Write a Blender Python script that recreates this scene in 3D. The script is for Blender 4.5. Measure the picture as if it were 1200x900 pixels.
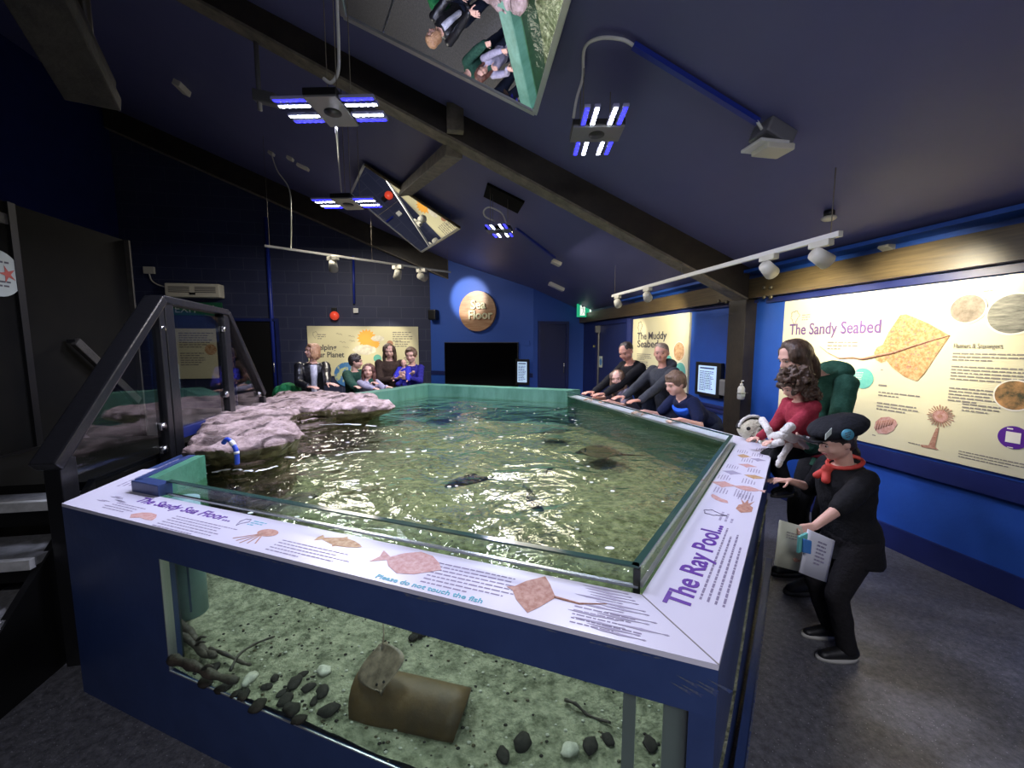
import bpy, bmesh, math, random
from mathutils import Vector, Matrix, noise
for _o in list(bpy.data.objects): bpy.data.objects.remove(_o, do_unlink=True)
SC = bpy.context.scene; COL = SC.collection
random.seed(7)
V = Vector; PI = math.pi
# ---------------------------------------------------------------- camera, world, exposure
FPX = 470.0; CH = 1.6; PITCH = math.atan(48/FPX)
cd = bpy.data.cameras.new('camera'); cam = bpy.data.objects.new('camera', cd); COL.objects.link(cam)
cam.location = (0, 0, CH); cam.rotation_euler = (PI/2-PITCH, 0, 0)
cd.sensor_fit = 'HORIZONTAL'; cd.sensor_width = 36; cd.lens = 36*FPX/1200; cd.clip_start = .05; cd.clip_end = 100
SC.camera = cam
SC.view_settings.view_transform = 'Standard'; SC.view_settings.look = 'None'
SC.view_settings.exposure = 0.0; SC.view_settings.gamma = 1; SC.view_settings.use_curve_mapping = False
W = bpy.data.worlds.new('world'); SC.world = W; W.use_nodes = True
W.node_tree.nodes['Background'].inputs[0].default_value = (.5, .55, 1, 1)
W.node_tree.nodes['Background'].inputs[1].default_value = .004
# light powers
P_LED = 27; P_SPOT = 125; P_SF = 210; P_FILL = 55
# ---------------------------------------------------------------- room frame: s runs along the right wall, o across it
TH = math.radians(-10)
DS = V((math.sin(TH), math.cos(TH), 0)); NO = V((math.cos(TH), -math.sin(TH), 0)); UP = V((0, 0, 1))
def SO(s, o, z=0.0): return DS*s+NO*o+UP*z
def ray(x, y):
    a = (x-600)/FPX; b = -(y-450)/FPX
    return V((a, math.cos(PITCH)+b*math.sin(PITCH), -math.sin(PITCH)+b*math.cos(PITCH)))
def onp(x, y, P, n):
    r = ray(x, y); o = V((0, 0, CH)); t = ((V(P)-o).dot(n))/r.dot(n); return o+r*t
def onz(x, y, z): return onp(x, y, (0, 0, z), UP)
OW = 3.455; EZ = 2.36; CP = math.tan(math.radians(22.5)); SB = 10.88
def ceilz(o): return EZ+(OW-o)*CP
CN = (NO*CP+UP).normalized()
def onceil(x, y, off=0): return onp(x, y, SO(0, OW, EZ-off), CN)
def onR(x, y, d=0): return onp(x, y, SO(0, OW-d), NO)
def onB(x, y, d=0): return onp(x, y, SO(SB-d, 0), DS)
SFQ = V((.51, 9.7, 0)); SFN = V((math.sin(math.radians(20)), math.cos(math.radians(20)), 0)); SFU = V((math.cos(math.radians(20)), -math.sin(math.radians(20)), 0))
def onS(x, y, d=0): return onp(x, y, SFQ-SFN*d, SFN)
# ---------------------------------------------------------------- materials
MATS = {}
def mat(name, col, rough=.6, metal=0, emit=0, noise_=0, scale=8, col2=None, bump=0, bscale=40, spec=.5, wave=None, contrast=(.35, .65), ecol=None, stretch=None, sheen=0):
    if name in MATS: return MATS[name]
    m = bpy.data.materials.new(name); m.use_nodes = True; nt = m.node_tree; b = nt.nodes['Principled BSDF']
    c = tuple(col)+(1,)
    b.inputs['Base Color'].default_value = c; b.inputs['Roughness'].default_value = rough; b.inputs['Metallic'].default_value = metal
    b.inputs['Specular IOR Level'].default_value = spec
    if sheen: b.inputs['Sheen Weight'].default_value = sheen
    tc = nt.nodes.new('ShaderNodeTexCoord'); vec = tc.outputs['Object']
    if stretch:
        mp = nt.nodes.new('ShaderNodeMapping'); mp.inputs['Scale'].default_value = stretch; nt.links.new(vec, mp.inputs[0]); vec = mp.outputs[0]
    if col2 is not None:
        n = nt.nodes.new('ShaderNodeTexNoise'); n.inputs['Scale'].default_value = scale; n.inputs['Detail'].default_value = 6; n.inputs['Roughness'].default_value = .65
        nt.links.new(vec, n.inputs['Vector'])
        r = nt.nodes.new('ShaderNodeValToRGB'); r.color_ramp.elements[0].position = contrast[0]; r.color_ramp.elements[1].position = contrast[1]
        r.color_ramp.elements[0].color = c; r.color_ramp.elements[1].color = tuple(col2)+(1,)
        nt.links.new(n.outputs['Fac'], r.inputs[0]); nt.links.new(r.outputs[0], b.inputs['Base Color'])
    if bump:
        n2 = nt.nodes.new('ShaderNodeTexNoise'); n2.inputs['Scale'].default_value = bscale; n2.inputs['Detail'].default_value = 4
        nt.links.new(vec, n2.inputs['Vector'])
        bp = nt.nodes.new('ShaderNodeBump'); bp.inputs['Strength'].default_value = bump; bp.inputs['Distance'].default_value = .02
        nt.links.new(n2.outputs['Fac'], bp.inputs['Height']); nt.links.new(bp.outputs[0], b.inputs['Normal'])
    if emit:
        b.inputs['Emission Color'].default_value = tuple(ecol or col)+(1,); b.inputs['Emission Strength'].default_value = emit
    MATS[name] = m; return m
def seethrough(name, tint, ior=1.45, rough=.01, bumps=(), boost=1.0, graze=1.0):
    m = bpy.data.materials.new(name); m.use_nodes = True; nt = m.node_tree
    for n in list(nt.nodes): nt.nodes.remove(n)
    out = nt.nodes.new('ShaderNodeOutputMaterial'); mx = nt.nodes.new('ShaderNodeMixShader'); tr = nt.nodes.new('ShaderNodeBsdfTransparent'); gl = nt.nodes.new('ShaderNodeBsdfGlossy'); lw = nt.nodes.new('ShaderNodeLayerWeight'); lw.inputs['Blend'].default_value = .5; pw = nt.nodes.new('ShaderNodeMath'); pw.operation = 'POWER'; pw.inputs[1].default_value = 5; fr = nt.nodes.new('ShaderNodeMath'); fr.operation = 'MULTIPLY_ADD'; F0 = ((ior-1)/(ior+1))**2; fr.inputs[1].default_value = (1-F0)*graze; fr.inputs[2].default_value = F0; nt.links.new(lw.outputs['Facing'], pw.inputs[0]); nt.links.new(pw.outputs[0], fr.inputs[0]); fr.use_clamp = True
    tr.inputs[0].default_value = tuple(tint)+(1,); gl.inputs['Roughness'].default_value = rough; gl.inputs[0].default_value = (1, 1, 1, 1)
    nt.links.new(fr.outputs[0], mx.inputs[0]); nt.links.new(tr.outputs[0], mx.inputs[1]); nt.links.new(gl.outputs[0], mx.inputs[2]); nt.links.new(mx.outputs[0], out.inputs[0])
    if bumps:
        tc = nt.nodes.new('ShaderNodeTexCoord'); prev = None
        for sc, st, dist in bumps:
            n = nt.nodes.new('ShaderNodeTexNoise'); n.inputs['Scale'].default_value = sc; n.inputs['Detail'].default_value = 3; n.inputs['Distortion'].default_value = .6
            nt.links.new(tc.outputs['Object'], n.inputs['Vector'])
            bp = nt.nodes.new('ShaderNodeBump'); bp.inputs['Strength'].default_value = st; bp.inputs['Distance'].default_value = dist
            nt.links.new(n.outputs['Fac'], bp.inputs['Height'])
            if prev: nt.links.new(prev.outputs[0], bp.inputs['Normal'])
            prev = bp
        nt.links.new(prev.outputs[0], gl.inputs['Normal']); nt.links.new(prev.outputs[0], lw.inputs['Normal'])
    MATS[name] = m; return m
M = dict(
 blue=mat('painted_blue_wall', (.010, .062, .33), .5, bump=.05, bscale=60, col2=(.013, .075, .38), scale=3),
 sfblue=mat('sea_blue_wall', (.022, .085, .42), .6),
 navy=mat('navy_paint', (.006, .012, .09), .45, col2=(.009, .018, .11), scale=4),
 doorblue=mat('door_paint', (.008, .016, .09), .5),
 tank=mat('tank_blue_paint', (.020, .040, .125), .35, col2=(.026, .050, .15), scale=5, bump=.05, bscale=30),
 scuff=mat('scuffed_paint', (.12, .13, .13), .6, col2=(.02, .04, .15), scale=60),
 ceil=mat('ceiling_paint', (.095, .10, .235), .5, col2=(.105, .11, .25), scale=1.5, bump=.04, bscale=5),
 darkwood=mat('dark_stained_timber', (.018, .014, .010), .45, col2=(.035, .027, .018), scale=6, stretch=(1, 1, 1), bump=.1),
 wood=mat('brown_stained_timber', (.10, .072, .032), .35, col2=(.055, .038, .018), scale=5, stretch=(.6, .6, 14), bump=.08),
 greywood=mat('worn_or_lit_grey_timber', (.22, .19, .14), .6, col2=(.11, .095, .07), scale=9, bump=.2),
 dimwood=mat('dim_worn_timber', (.045, .040, .032), .7, col2=(.022, .02, .016), scale=9, bump=.2), black=mat('black_paint', (.006, .006, .006), .4), matte=mat('matte_black', (.004, .004, .0035), .85, col2=(.007, .0065, .005), scale=3, spec=.12),
 glossblack=mat('gloss_black_screen', (.002, .002, .002), .08), rail=mat('black_rail', (.010, .010, .011), .3, bump=.1, bscale=20),
 white=mat('white_plastic', (.7, .7, .66), .4), cream=mat('cream_plastic', (.62, .60, .50), .45), grey=mat('grey_metal', (.28, .28, .28), .4, .6), steel=mat('steel', (.5, .5, .5), .25, 1),
 alu=mat('aluminium_frame', (.55, .56, .58), .35, .8), board=mat('printed_cream_board', (.66, .62, .42), .35), label=mat('printed_white_label', (.60, .58, .66), .3),
 purple=mat('purple_print', (.09, .012, .25), .5), ptext=mat('violet_print', (.12, .06, .20), .5), dtext=mat('dark_print', (.07, .065, .08), .6), ltext=mat('small_violet_print', (.20, .17, .25), .6), gtext=mat('grey_print', (.22, .20, .18), .6), teal=mat('teal_print', (.06, .35, .42), .5),
 tealc=mat('teal_disc_print', (.10, .40, .36), .5, col2=(.15, .45, .38), scale=40),
 sepia=mat('sepia_print', (.30, .12, .07), .6, col2=(.48, .28, .20), scale=60), ochre=mat('ochre_ray_print', (.36, .19, .07), .6, col2=(.52, .36, .18), scale=45, contrast=(.40, .60)),
 pink=mat('pink_print', (.42, .19, .16), .6, col2=(.55, .36, .32), scale=50), greyfish=mat('slate_print', (.30, .27, .36), .6), pale=mat('pale_print', (.80, .76, .64), .5),
 photo1=mat('brown_photo_print', (.13, .10, .07), .5, col2=(.30, .24, .19), scale=18), photo2=mat('grey_photo_print', (.07, .07, .055), .5, col2=(.28, .27, .22), scale=9, stretch=(1, 1, 5)),
 photo3=mat('crab_photo_print', (.05, .05, .02), .5, col2=(.55, .28, .10), scale=14), photo4=mat('orange_photo_print', (.35, .16, .05), .5, col2=(.65, .45, .28), scale=22),
 sunp=mat('orange_sun_print', (.8, .38, .06), .5), cloudp=mat('cloud_print', (.55, .50, .42), .5, col2=(.8, .78, .68), scale=8), earth=mat('globe_print', (.05, .18, .45), .5, col2=(.45, .5, .3), scale=5, contrast=(.5, .55)),
 green=mat('exit_green', (.01, .28, .14), .4, emit=.9, ecol=(.02, .42, .2)), dgreen=mat('dim_exit_green', (.01, .10, .05), .5), exitw=mat('exit_white', (.8, .9, .8), .4, emit=1.1), dimw=mat('pale_sign_print', (.45, .5, .45), .5),
 screen=mat('lit_screen', (.4, .55, .75), .3, emit=.75), scrtext=mat('screen_text', (.02, .05, .15), .4, emit=.05),
 disc=mat('wood_disc', (.34, .16, .075), .45, col2=(.50, .31, .18), scale=4, stretch=(.7, .7, 6)),
 creamletter=mat('cream_letters', (.75, .72, .48), .5), discside=mat('dark_disc_edge', (.01, .01, .02), .5),
 pool=mat('algae_green_wall', (.025, .14, .075), .5, col2=(.06, .22, .13), scale=7, bump=.1), rimgreen=mat('rim_green', (.04, .14, .09), .45, col2=(.09, .24, .17), scale=4, stretch=(1, 1, .3)), poolteal=mat('teal_pool_wall', (.015, .05, .035), .45, col2=(.03, .09, .065), scale=4, stretch=(1, 1, .3)),
 dark=mat('dark_tank_wall', (.02, .035, .03), .6),
 sand=mat('wet_sand', (.065, .075, .038), .8, col2=(.27, .28, .19), scale=20, bump=1.0, bscale=45, contrast=(.36, .62)),
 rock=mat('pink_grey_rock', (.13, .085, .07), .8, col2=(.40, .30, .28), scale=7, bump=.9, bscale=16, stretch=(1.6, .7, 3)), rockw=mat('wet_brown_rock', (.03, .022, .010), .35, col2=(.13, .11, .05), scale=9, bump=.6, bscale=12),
 stone=mat('dark_wet_stone', (.009, .008, .006), .8, col2=(.028, .025, .02), scale=30, spec=.2), shell=mat('pale_shell', (.5, .5, .42), .5, col2=(.3, .3, .25), scale=30),
 driftwood=mat('driftwood', (.02, .016, .011), .6, col2=(.06, .048, .034), scale=14, bump=.4), clay=mat('brown_clay', (.11, .062, .017), .6, col2=(.055, .032, .010), scale=7, bump=.1),
 rayskin=mat('ray_skin', (.10, .075, .05), .5, col2=(.26, .20, .14), scale=30), fishdark=mat('dark_fish_skin', (.012, .014, .015), .35, col2=(.04, .045, .05), scale=30), rayback=mat('brown_ray_skin', (.05, .035, .02), .5, col2=(.09, .07, .04), scale=18), raydark=mat('slate_ray_skin', (.02, .025, .022), .5, col2=(.05, .055, .045), scale=12),
 pipe=mat('grey_blue_pipe', (.16, .28, .30), .4, col2=(.22, .36, .37), scale=5), hose=mat('blue_hose', (.03, .08, .55), .35), hosew=mat('white_band', (.7, .7, .7), .4), stripe=mat('navy_stripe', (.02, .06, .12), .5),
 ledblue=mat('blue_led', (.02, .02, 1), .4, emit=5, ecol=(.02, .02, 1)), ledwhite=mat('white_led', (1, 1, 1), .4, emit=22, ecol=(.82, .88, 1)), ledbase=mat('led_bar_casing', (.3, .3, .5), .4),
 lampface=mat('spot_lamp_face', (1, 1, .9), .4, emit=12, ecol=(1, .95, .8)), redl=mat('red_beacon_lens', (.7, .06, .03), .3, emit=.5),
 tread=mat('tread_grey', (.20, .20, .20), .6, col2=(.12, .12, .12), scale=30), nosing=mat('pale_nosing', (.52, .52, .50), .5, col2=(.35, .35, .33), scale=12),
 conduit=mat('blue_conduit', (.012, .03, .28), .4), mirror=mat('mirror_glass', (.80, .83, .86), .01, 1), bolt=mat('bolt_head', (.16, .14, .09), .4, .6),
 pump=mat('clear_soap_bottle', (.55, .55, .5), .25), glint=mat('painted_glint', (.8, .82, .8), .5),
)
M['water'] = seethrough('rippled_water', (.80, .86, .66), 1.40, .03, ((2.2, .7, .10), (9, .38, .03), (26, .30, .010)), graze=1.5)
M['glass'] = seethrough('clear_glass', (.90, .96, .93), 1.45, .01)
M['railglass'] = seethrough('balustrade_glass', (.86, .88, .88), 1.6, .01)
def floor_mat():
    m = mat('speckled_vinyl', (.045, .045, .05), .32, bump=.12, bscale=160, spec=.5); nt = m.node_tree; b = nt.nodes['Principled BSDF']
    tc = nt.nodes.new('ShaderNodeTexCoord'); v = nt.nodes.new('ShaderNodeTexVoronoi'); v.inputs['Scale'].default_value = 55; nt.links.new(tc.outputs['Object'], v.inputs['Vector'])
    n = nt.nodes.new('ShaderNodeTexNoise'); n.inputs['Scale'].default_value = 30; n.inputs['Detail'].default_value = 8; n.inputs['Roughness'].default_value = .8; nt.links.new(tc.outputs['Object'], n.inputs['Vector'])
    r = nt.nodes.new('ShaderNodeValToRGB'); r.color_ramp.elements[0].position = .05; r.color_ramp.elements[0].color = (1, 1, 1, 1); r.color_ramp.elements[1].position = .13; r.color_ramp.elements[1].color = (0, 0, 0, 1); nt.links.new(v.outputs['Distance'], r.inputs[0])
    r2 = nt.nodes.new('ShaderNodeValToRGB'); r2.color_ramp.elements[0].position = .4; r2.color_ramp.elements[0].color = (.07, .071, .08, 1); r2.color_ramp.elements[1].position = .68; r2.color_ramp.elements[1].color = (.19, .19, .21, 1); nt.links.new(n.outputs['Fac'], r2.inputs[0])
    mx = nt.nodes.new('ShaderNodeMixRGB'); mx.inputs[2].default_value = (.45, .46, .5, 1); nt.links.new(r.outputs[0], mx.inputs[0]); nt.links.new(r2.outputs[0], mx.inputs[1]); nt.links.new(mx.outputs[0], b.inputs['Base Color'])
    return m
M['floor'] = floor_mat()
def crack(m):
    nt = m.node_tree; b = nt.nodes['Principled BSDF']; src = b.inputs['Base Color'].links[0].from_socket
    tc = nt.nodes.new('ShaderNodeTexCoord'); mp = nt.nodes.new('ShaderNodeMapping'); mp.inputs['Rotation'].default_value = (0, 0, math.radians(70)); mp.inputs['Scale'].default_value = (1, .35, 1); nt.links.new(tc.outputs['Object'], mp.inputs[0])
    w = nt.nodes.new('ShaderNodeTexWave'); w.inputs['Scale'].default_value = 1.6; w.inputs['Distortion'].default_value = 9; w.inputs['Detail'].default_value = 3; w.inputs['Detail Scale'].default_value = 1.3; nt.links.new(mp.outputs[0], w.inputs['Vector'])
    r = nt.nodes.new('ShaderNodeValToRGB'); r.color_ramp.elements[0].position = 0; r.color_ramp.elements[0].color = (1, 1, 1, 1); r.color_ramp.elements[1].position = .09; r.color_ramp.elements[1].color = (0, 0, 0, 1); nt.links.new(w.outputs['Fac'], r.inputs[0])
    mx = nt.nodes.new('ShaderNodeMixRGB'); mx.inputs[2].default_value = (.05, .03, .025, 1); nt.links.new(r.outputs[0], mx.inputs[0]); nt.links.new(src, mx.inputs[1]); nt.links.new(mx.outputs[0], b.inputs['Base Color'])
    b2 = nt.nodes.new('ShaderNodeBump'); b2.invert = True; b2.inputs['Strength'].default_value = .8; b2.inputs['Distance'].default_value = .015; nt.links.new(r.outputs[0], b2.inputs['Height']); nt.links.new(b.inputs['Normal'].links[0].from_socket, b2.inputs['Normal']); nt.links.new(b2.outputs[0], b.inputs['Normal'])
crack(M['rock'])
def block_mat():
    m = mat('painted_blockwork', (.010, .018, .07), .6); nt = m.node_tree; b = nt.nodes['Principled BSDF']
    tc = nt.nodes.new('ShaderNodeTexCoord'); mp = nt.nodes.new('ShaderNodeMapping'); mp.inputs['Rotation'].default_value = (PI/2, 0, -math.radians(10)); 
    sp = nt.nodes.new('ShaderNodeSeparateXYZ'); cb = nt.nodes.new('ShaderNodeCombineXYZ'); nt.links.new(tc.outputs['Object'], sp.inputs[0])
    nt.links.new(sp.outputs['X'], cb.inputs['X']); nt.links.new(sp.outputs['Z'], cb.inputs['Y'])
    br = nt.nodes.new('ShaderNodeTexBrick'); br.inputs['Scale'].default_value = 1; br.inputs['Brick Width'].default_value = .6; br.inputs['Row Height'].default_value = .28; br.inputs['Mortar Size'].default_value = .008; br.inputs['Mortar Smooth'].default_value = .3
    br.inputs['Color1'].default_value = (.016, .022, .062, 1); br.inputs['Color2'].default_value = (.020, .026, .072, 1); br.inputs['Mortar'].default_value = (.05, .055, .10, 1)
    nt.links.new(cb.outputs[0], br.inputs['Vector']); nt.links.new(br.outputs['Color'], b.inputs['Base Color'])
    return m
M['block'] = block_mat()
# ---------------------------------------------------------------- mesh building
class MB:
    def __init__(s): s.bm = bmesh.new(); s.mats = []
    def _m(s, faces, m):
        if m is None: return
        if m not in s.mats: s.mats.append(m)
        i = s.mats.index(m)
        for f in faces: f.material_index = i
    def quads(s, vs, fs, m=None, smooth=False):
        bv = [s.bm.verts.new(v) for v in vs]; out = []
        for f in fs:
            try: ff = s.bm.faces.new([bv[i] for i in f]); ff.smooth = smooth; out.append(ff)
            except ValueError: pass
        s._m(out, m); return out
    def box(s, c, size, X=V((1, 0, 0)), Y=None, Z=UP, m=None, bevel=0):
        c = V(c); X = V(X).normalized(); Z = V(Z).normalized()
        if Y is None: Y = Z.cross(X).normalized()
        else: Y = V(Y).normalized()
        a, b_, d = [k/2 for k in size]
        vs = [c+X*a*i+Y*b_*j+Z*d*k for i in (-1, 1) for j in (-1, 1) for k in (-1, 1)]
        if bevel:
            t = bmesh.new(); bv = [t.verts.new(v) for v in vs]
            for f in ((0, 1, 3, 2), (4, 6, 7, 5), (0, 4, 5, 1), (2, 3, 7, 6), (0, 2, 6, 4), (1, 5, 7, 3)): t.faces.new([bv[i] for i in f])
            bmesh.ops.bevel(t, geom=t.edges[:], offset=bevel, segments=2, affect='EDGES', profile=.6)
            t.verts.index_update(); s.quads([v.co.copy() for v in t.verts], [[v.index for v in f.verts] for f in t.faces], m); t.free()
        else: s.quads(vs, ((0, 1, 3, 2), (4, 6, 7, 5), (0, 4, 5, 1), (2, 3, 7, 6), (0, 2, 6, 4), (1, 5, 7, 3)), m)
        return s
    def beam(s, a, b, w, h, up=UP, m=None, bevel=0):
        a = V(a); b = V(b); x = (b-a).normalized(); y = V(up).cross(x).normalized(); z = x.cross(y)
        return s.box((a+b)/2, ((b-a).length, w, h), x, y, z, m, bevel)
    def prism(s, pts, h, m=None, d=UP):
        n = len(pts); pts = [V(p) for p in pts]; d = V(d)*h
        vs = pts+[p+d for p in pts]
        return s.quads(vs, [list(range(n))[::-1], list(range(n, 2*n))]+[[i, (i+1) % n, n+(i+1) % n, n+i] for i in range(n)], m)
    def loft(s, rings, m=None, caps=True, smooth=True, closed=True):
        n = len(rings[0]); vs = [v for r in rings for v in r]; fs = []
        for i in range(len(rings)-1):
            for j in range(n if closed else n-1):
                k = (j+1) % n; fs.append([i*n+j, i*n+k, (i+1)*n+k, (i+1)*n+j])
        if caps: fs.append(list(range(n))[::-1]); fs.append([(len(rings)-1)*n+j for j in range(n)])
        return s.quads(vs, fs, m, smooth)
    def ring(s, c, x, y, rx, ry, n=16):
        return [V(c)+V(x)*math.cos(2*PI*i/n)*rx+V(y)*math.sin(2*PI*i/n)*ry for i in range(n)]
    def cyl(s, a, b, r0, r1=None, n=16, m=None, smooth=True):
        a = V(a); b = V(b); r1 = r0 if r1 is None else r1; z = (b-a).normalized(); x = z.orthogonal().normalized(); y = z.cross(x)
        s.loft([s.ring(a, x, y, r0, r0, n), s.ring(b, x, y, r1, r1, n)], m, smooth=smooth); return s
    def cap(s, a, b, r0, r1, n=12, m=None):
        a = V(a); b = V(b); z = (b-a)
        z = z.normalized() if z.length > 1e-6 else V(UP); x = z.orthogonal().normalized(); y = z.cross(x); R = []
        for t in (-1, -.8, -.45): R.append(s.ring(a+z*r0*t, x, y, max(r0*math.sqrt(max(0, 1-t*t)), .0004), max(r0*math.sqrt(max(0, 1-t*t)), .0004), n))
        R.append(s.ring(a, x, y, r0, r0, n)); R.append(s.ring(b, x, y, r1, r1, n))
        for t in (.45, .8, 1): R.append(s.ring(b+z*r1*t, x, y, max(r1*math.sqrt(max(0, 1-t*t)), .0004), max(r1*math.sqrt(max(0, 1-t*t)), .0004), n))
        s.loft(R, m); return s
    def ell(s, c, rx, ry, rz, X=V((1, 0, 0)), Y=V((0, 1, 0)), Z=UP, n=16, k=9, m=None):
        c = V(c); R = []
        for i in range(k+1):
            t = -PI/2+PI*i/k; q = max(math.cos(t), .01); R.append(s.ring(c+V(Z)*rz*math.sin(t), X, Y, rx*q, ry*q, n))
        s.loft(R, m); return s
    def tube(s, pts, r, n=8, m=None):
        pts = [V(p) for p in pts]; R = []; x = None
        for i, p in enumerate(pts):
            t = (pts[min(i+1, len(pts)-1)]-pts[max(i-1, 0)]).normalized()
            if x is None: x = t.orthogonal().normalized()
            x = (x-t*x.dot(t)).normalized(); y = t.cross(x); rr = r[i] if isinstance(r, (list, tuple)) else r
            R.append(s.ring(p, x, y, rr, rr, n))
        s.loft(R, m); return s
    def build(s, name, m=None, parent=None, recenter=True, smooth=None):
        bmesh.ops.recalc_face_normals(s.bm, faces=s.bm.faces[:])
        me = bpy.data.meshes.new(name); s.bm.to_mesh(me); s.bm.free()
        for k in s.mats: me.materials.append(k)
        if not s.mats and m: me.materials.append(m)
        return link(name, me, parent)
WL = {}
def link(name, me, parent=None):
    o = bpy.data.objects.new(name, me); COL.objects.link(o)
    if len(me.vertices):
        xs = [v.co for v in me.vertices]
        lo = V((min(c.x for c in xs), min(c.y for c in xs), min(c.z for c in xs))); hi = V((max(c.x for c in xs), max(c.y for c in xs), max(c.z for c in xs)))
        c = V(((lo.x+hi.x)/2, (lo.y+hi.y)/2, lo.z))
    else: c = V((0, 0, 0))
    me.transform(Matrix.Translation(-c)); o.location = c; WL[o.name] = c
    if parent: o.parent = parent; o.matrix_parent_inverse = Matrix.Translation(-WL[parent.name])
    return o
def tag(o, label, cat, group=None, kind=None):
    if label: o['label'] = label
    if cat: o['category'] = cat
    if group: o['group'] = group
    if kind: o['kind'] = kind
    return o
def thing(name, loc, label, cat, group=None, kind=None):
    o = bpy.data.objects.new(name, None); COL.objects.link(o); o.empty_display_size = .1; o.location = loc; WL[o.name] = V(loc); return tag(o, label, cat, group, kind)
def struct(o): o['kind'] = 'structure'; return o
def one(name, mb, m, label, cat, group=None, kind=None): return tag(mb.build(name, m), label, cat, group, kind)
def spline(pts, k=6):
    pts = [V(p) for p in pts]; out = []
    for i in range(len(pts)-1):
        p0 = pts[max(i-1, 0)]; p1 = pts[i]; p2 = pts[i+1]; p3 = pts[min(i+2, len(pts)-1)]
        for j in range(k):
            t = j/k; out.append(.5*((2*p1)+(p2-p0)*t+(2*p0-5*p1+4*p2-p3)*t*t+(3*p1-p0-3*p2+p3)*t**3))
    out.append(pts[-1]); return out
def text(name, body, O, u, v, size, m, parent=None, extr=.001, bold=0, shear=0, align='LEFT', width=None, off=.0015, spacing=1):
    cu = bpy.data.curves.new('t', 'FONT'); cu.body = body; cu.size = size; cu.extrude = extr; cu.offset = bold; cu.shear = shear; cu.align_x = align; cu.space_line = spacing; cu.resolution_u = 3
    t = bpy.data.objects.new('t', cu); COL.objects.link(t); dg = bpy.context.evaluated_depsgraph_get(); dg.update()
    me = bpy.data.meshes.new_from_object(t.evaluated_get(dg)); bpy.data.objects.remove(t, do_unlink=True)
    u = V(u).normalized(); v = V(v).normalized(); n = u.cross(v); sx = 1
    if width: w = max(k.co.x for k in me.vertices)-min(k.co.x for k in me.vertices); sx = width/w
    O = V(O)+n*(off+extr)
    Mx = Matrix(((u.x*sx, v.x, n.x, O.x), (u.y*sx, v.y, n.y, O.y), (u.z*sx, v.z, n.z, O.z), (0, 0, 0, 1)))
    me.transform(Mx); me.materials.clear(); me.materials.append(m); return link(name, me, parent)
def lines(mb, O, u, v, w, lh, n, h=None, m=None, words=True, seed=1, off=.0015, ragged=.25):
    rnd = random.Random(seed); h = h or lh*.42; nn = V(u).cross(V(v)).normalized(); u = V(u).normalized(); v = V(v).normalized(); O = V(O)
    for i in range(n):
        x = 0; W_ = w*(1-rnd.random()*ragged) if i < n-1 else w*(.4+.4*rnd.random())
        while x < W_:
            ww = min(h*rnd.uniform(1.5, 5), W_-x)
            if ww < h*.6: break
            a = O-v*(i*lh)+u*x+nn*off; mb.quads([a, a+u*ww, a+u*ww+v*h, a+v*h], [(0, 1, 2, 3)], m); x += ww+h*.7
    return mb
def shape(mb, O, u, v, pts, m=None, off=.0015, th=.0006, sc=1, rot=0):
    u = V(u).normalized(); v = V(v).normalized(); n = u.cross(v).normalized(); c, s_ = math.cos(rot), math.sin(rot)
    P = [V(O)+u*(x*c-y*s_)*sc+v*(x*s_+y*c)*sc+n*off for x, y in pts]; mb.prism(P, th, m, n); return mb
def circ(r=1, n=32, a=1): return [(math.cos(2*PI*i/n)*r*a, math.sin(2*PI*i/n)*r) for i in range(n)]
def remesh(mb, vox, smooth=2, disp=None):
    me = bpy.data.meshes.new('tmp'); mb.bm.to_mesh(me); mb.bm.free(); o = bpy.data.objects.new('tmp', me); COL.objects.link(o)
    r = o.modifiers.new('r', 'REMESH'); r.mode = 'VOXEL'; r.voxel_size = vox; r.use_smooth_shade = True
    if smooth: q = o.modifiers.new('s', 'SMOOTH'); q.iterations = smooth; q.factor = .5
    dg = bpy.context.evaluated_depsgraph_get(); dg.update(); out = bpy.data.meshes.new_from_object(o.evaluated_get(dg)); bpy.data.objects.remove(o, do_unlink=True)
    out.materials.clear()
    if disp:
        n_ = len(out.vertices); co = [0.0]*(3*n_); no = [0.0]*(3*n_); out.vertices.foreach_get('co', co); out.vertices.foreach_get('normal', no)
        for k in range(n_):
            c_ = V(co[3*k:3*k+3]); c_ = c_+disp(c_, V(no[3*k:3*k+3])); co[3*k:3*k+3] = c_
        out.vertices.foreach_set('co', co); out.update()
    return out
def joinmesh(name, base, bmat, mb, parent=None):
    b = bmesh.new(); b.from_mesh(base); n0 = len(b.faces); t = bpy.data.meshes.new('x'); mb.bm.to_mesh(t); mb.bm.free(); b.from_mesh(t); b.faces.ensure_lookup_table()
    for i, f in enumerate(b.faces):
        f.smooth = True
        if i >= n0: f.material_index += 1
    me = bpy.data.meshes.new(name); b.to_mesh(me); b.free(); me.materials.append(bmat)
    for k in mb.mats: me.materials.append(k)
    return link(name, me, parent)
MIRB = (.347, .12, .930, 1.95); MIRS = (.363, .198, .910, 2.75)
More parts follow.
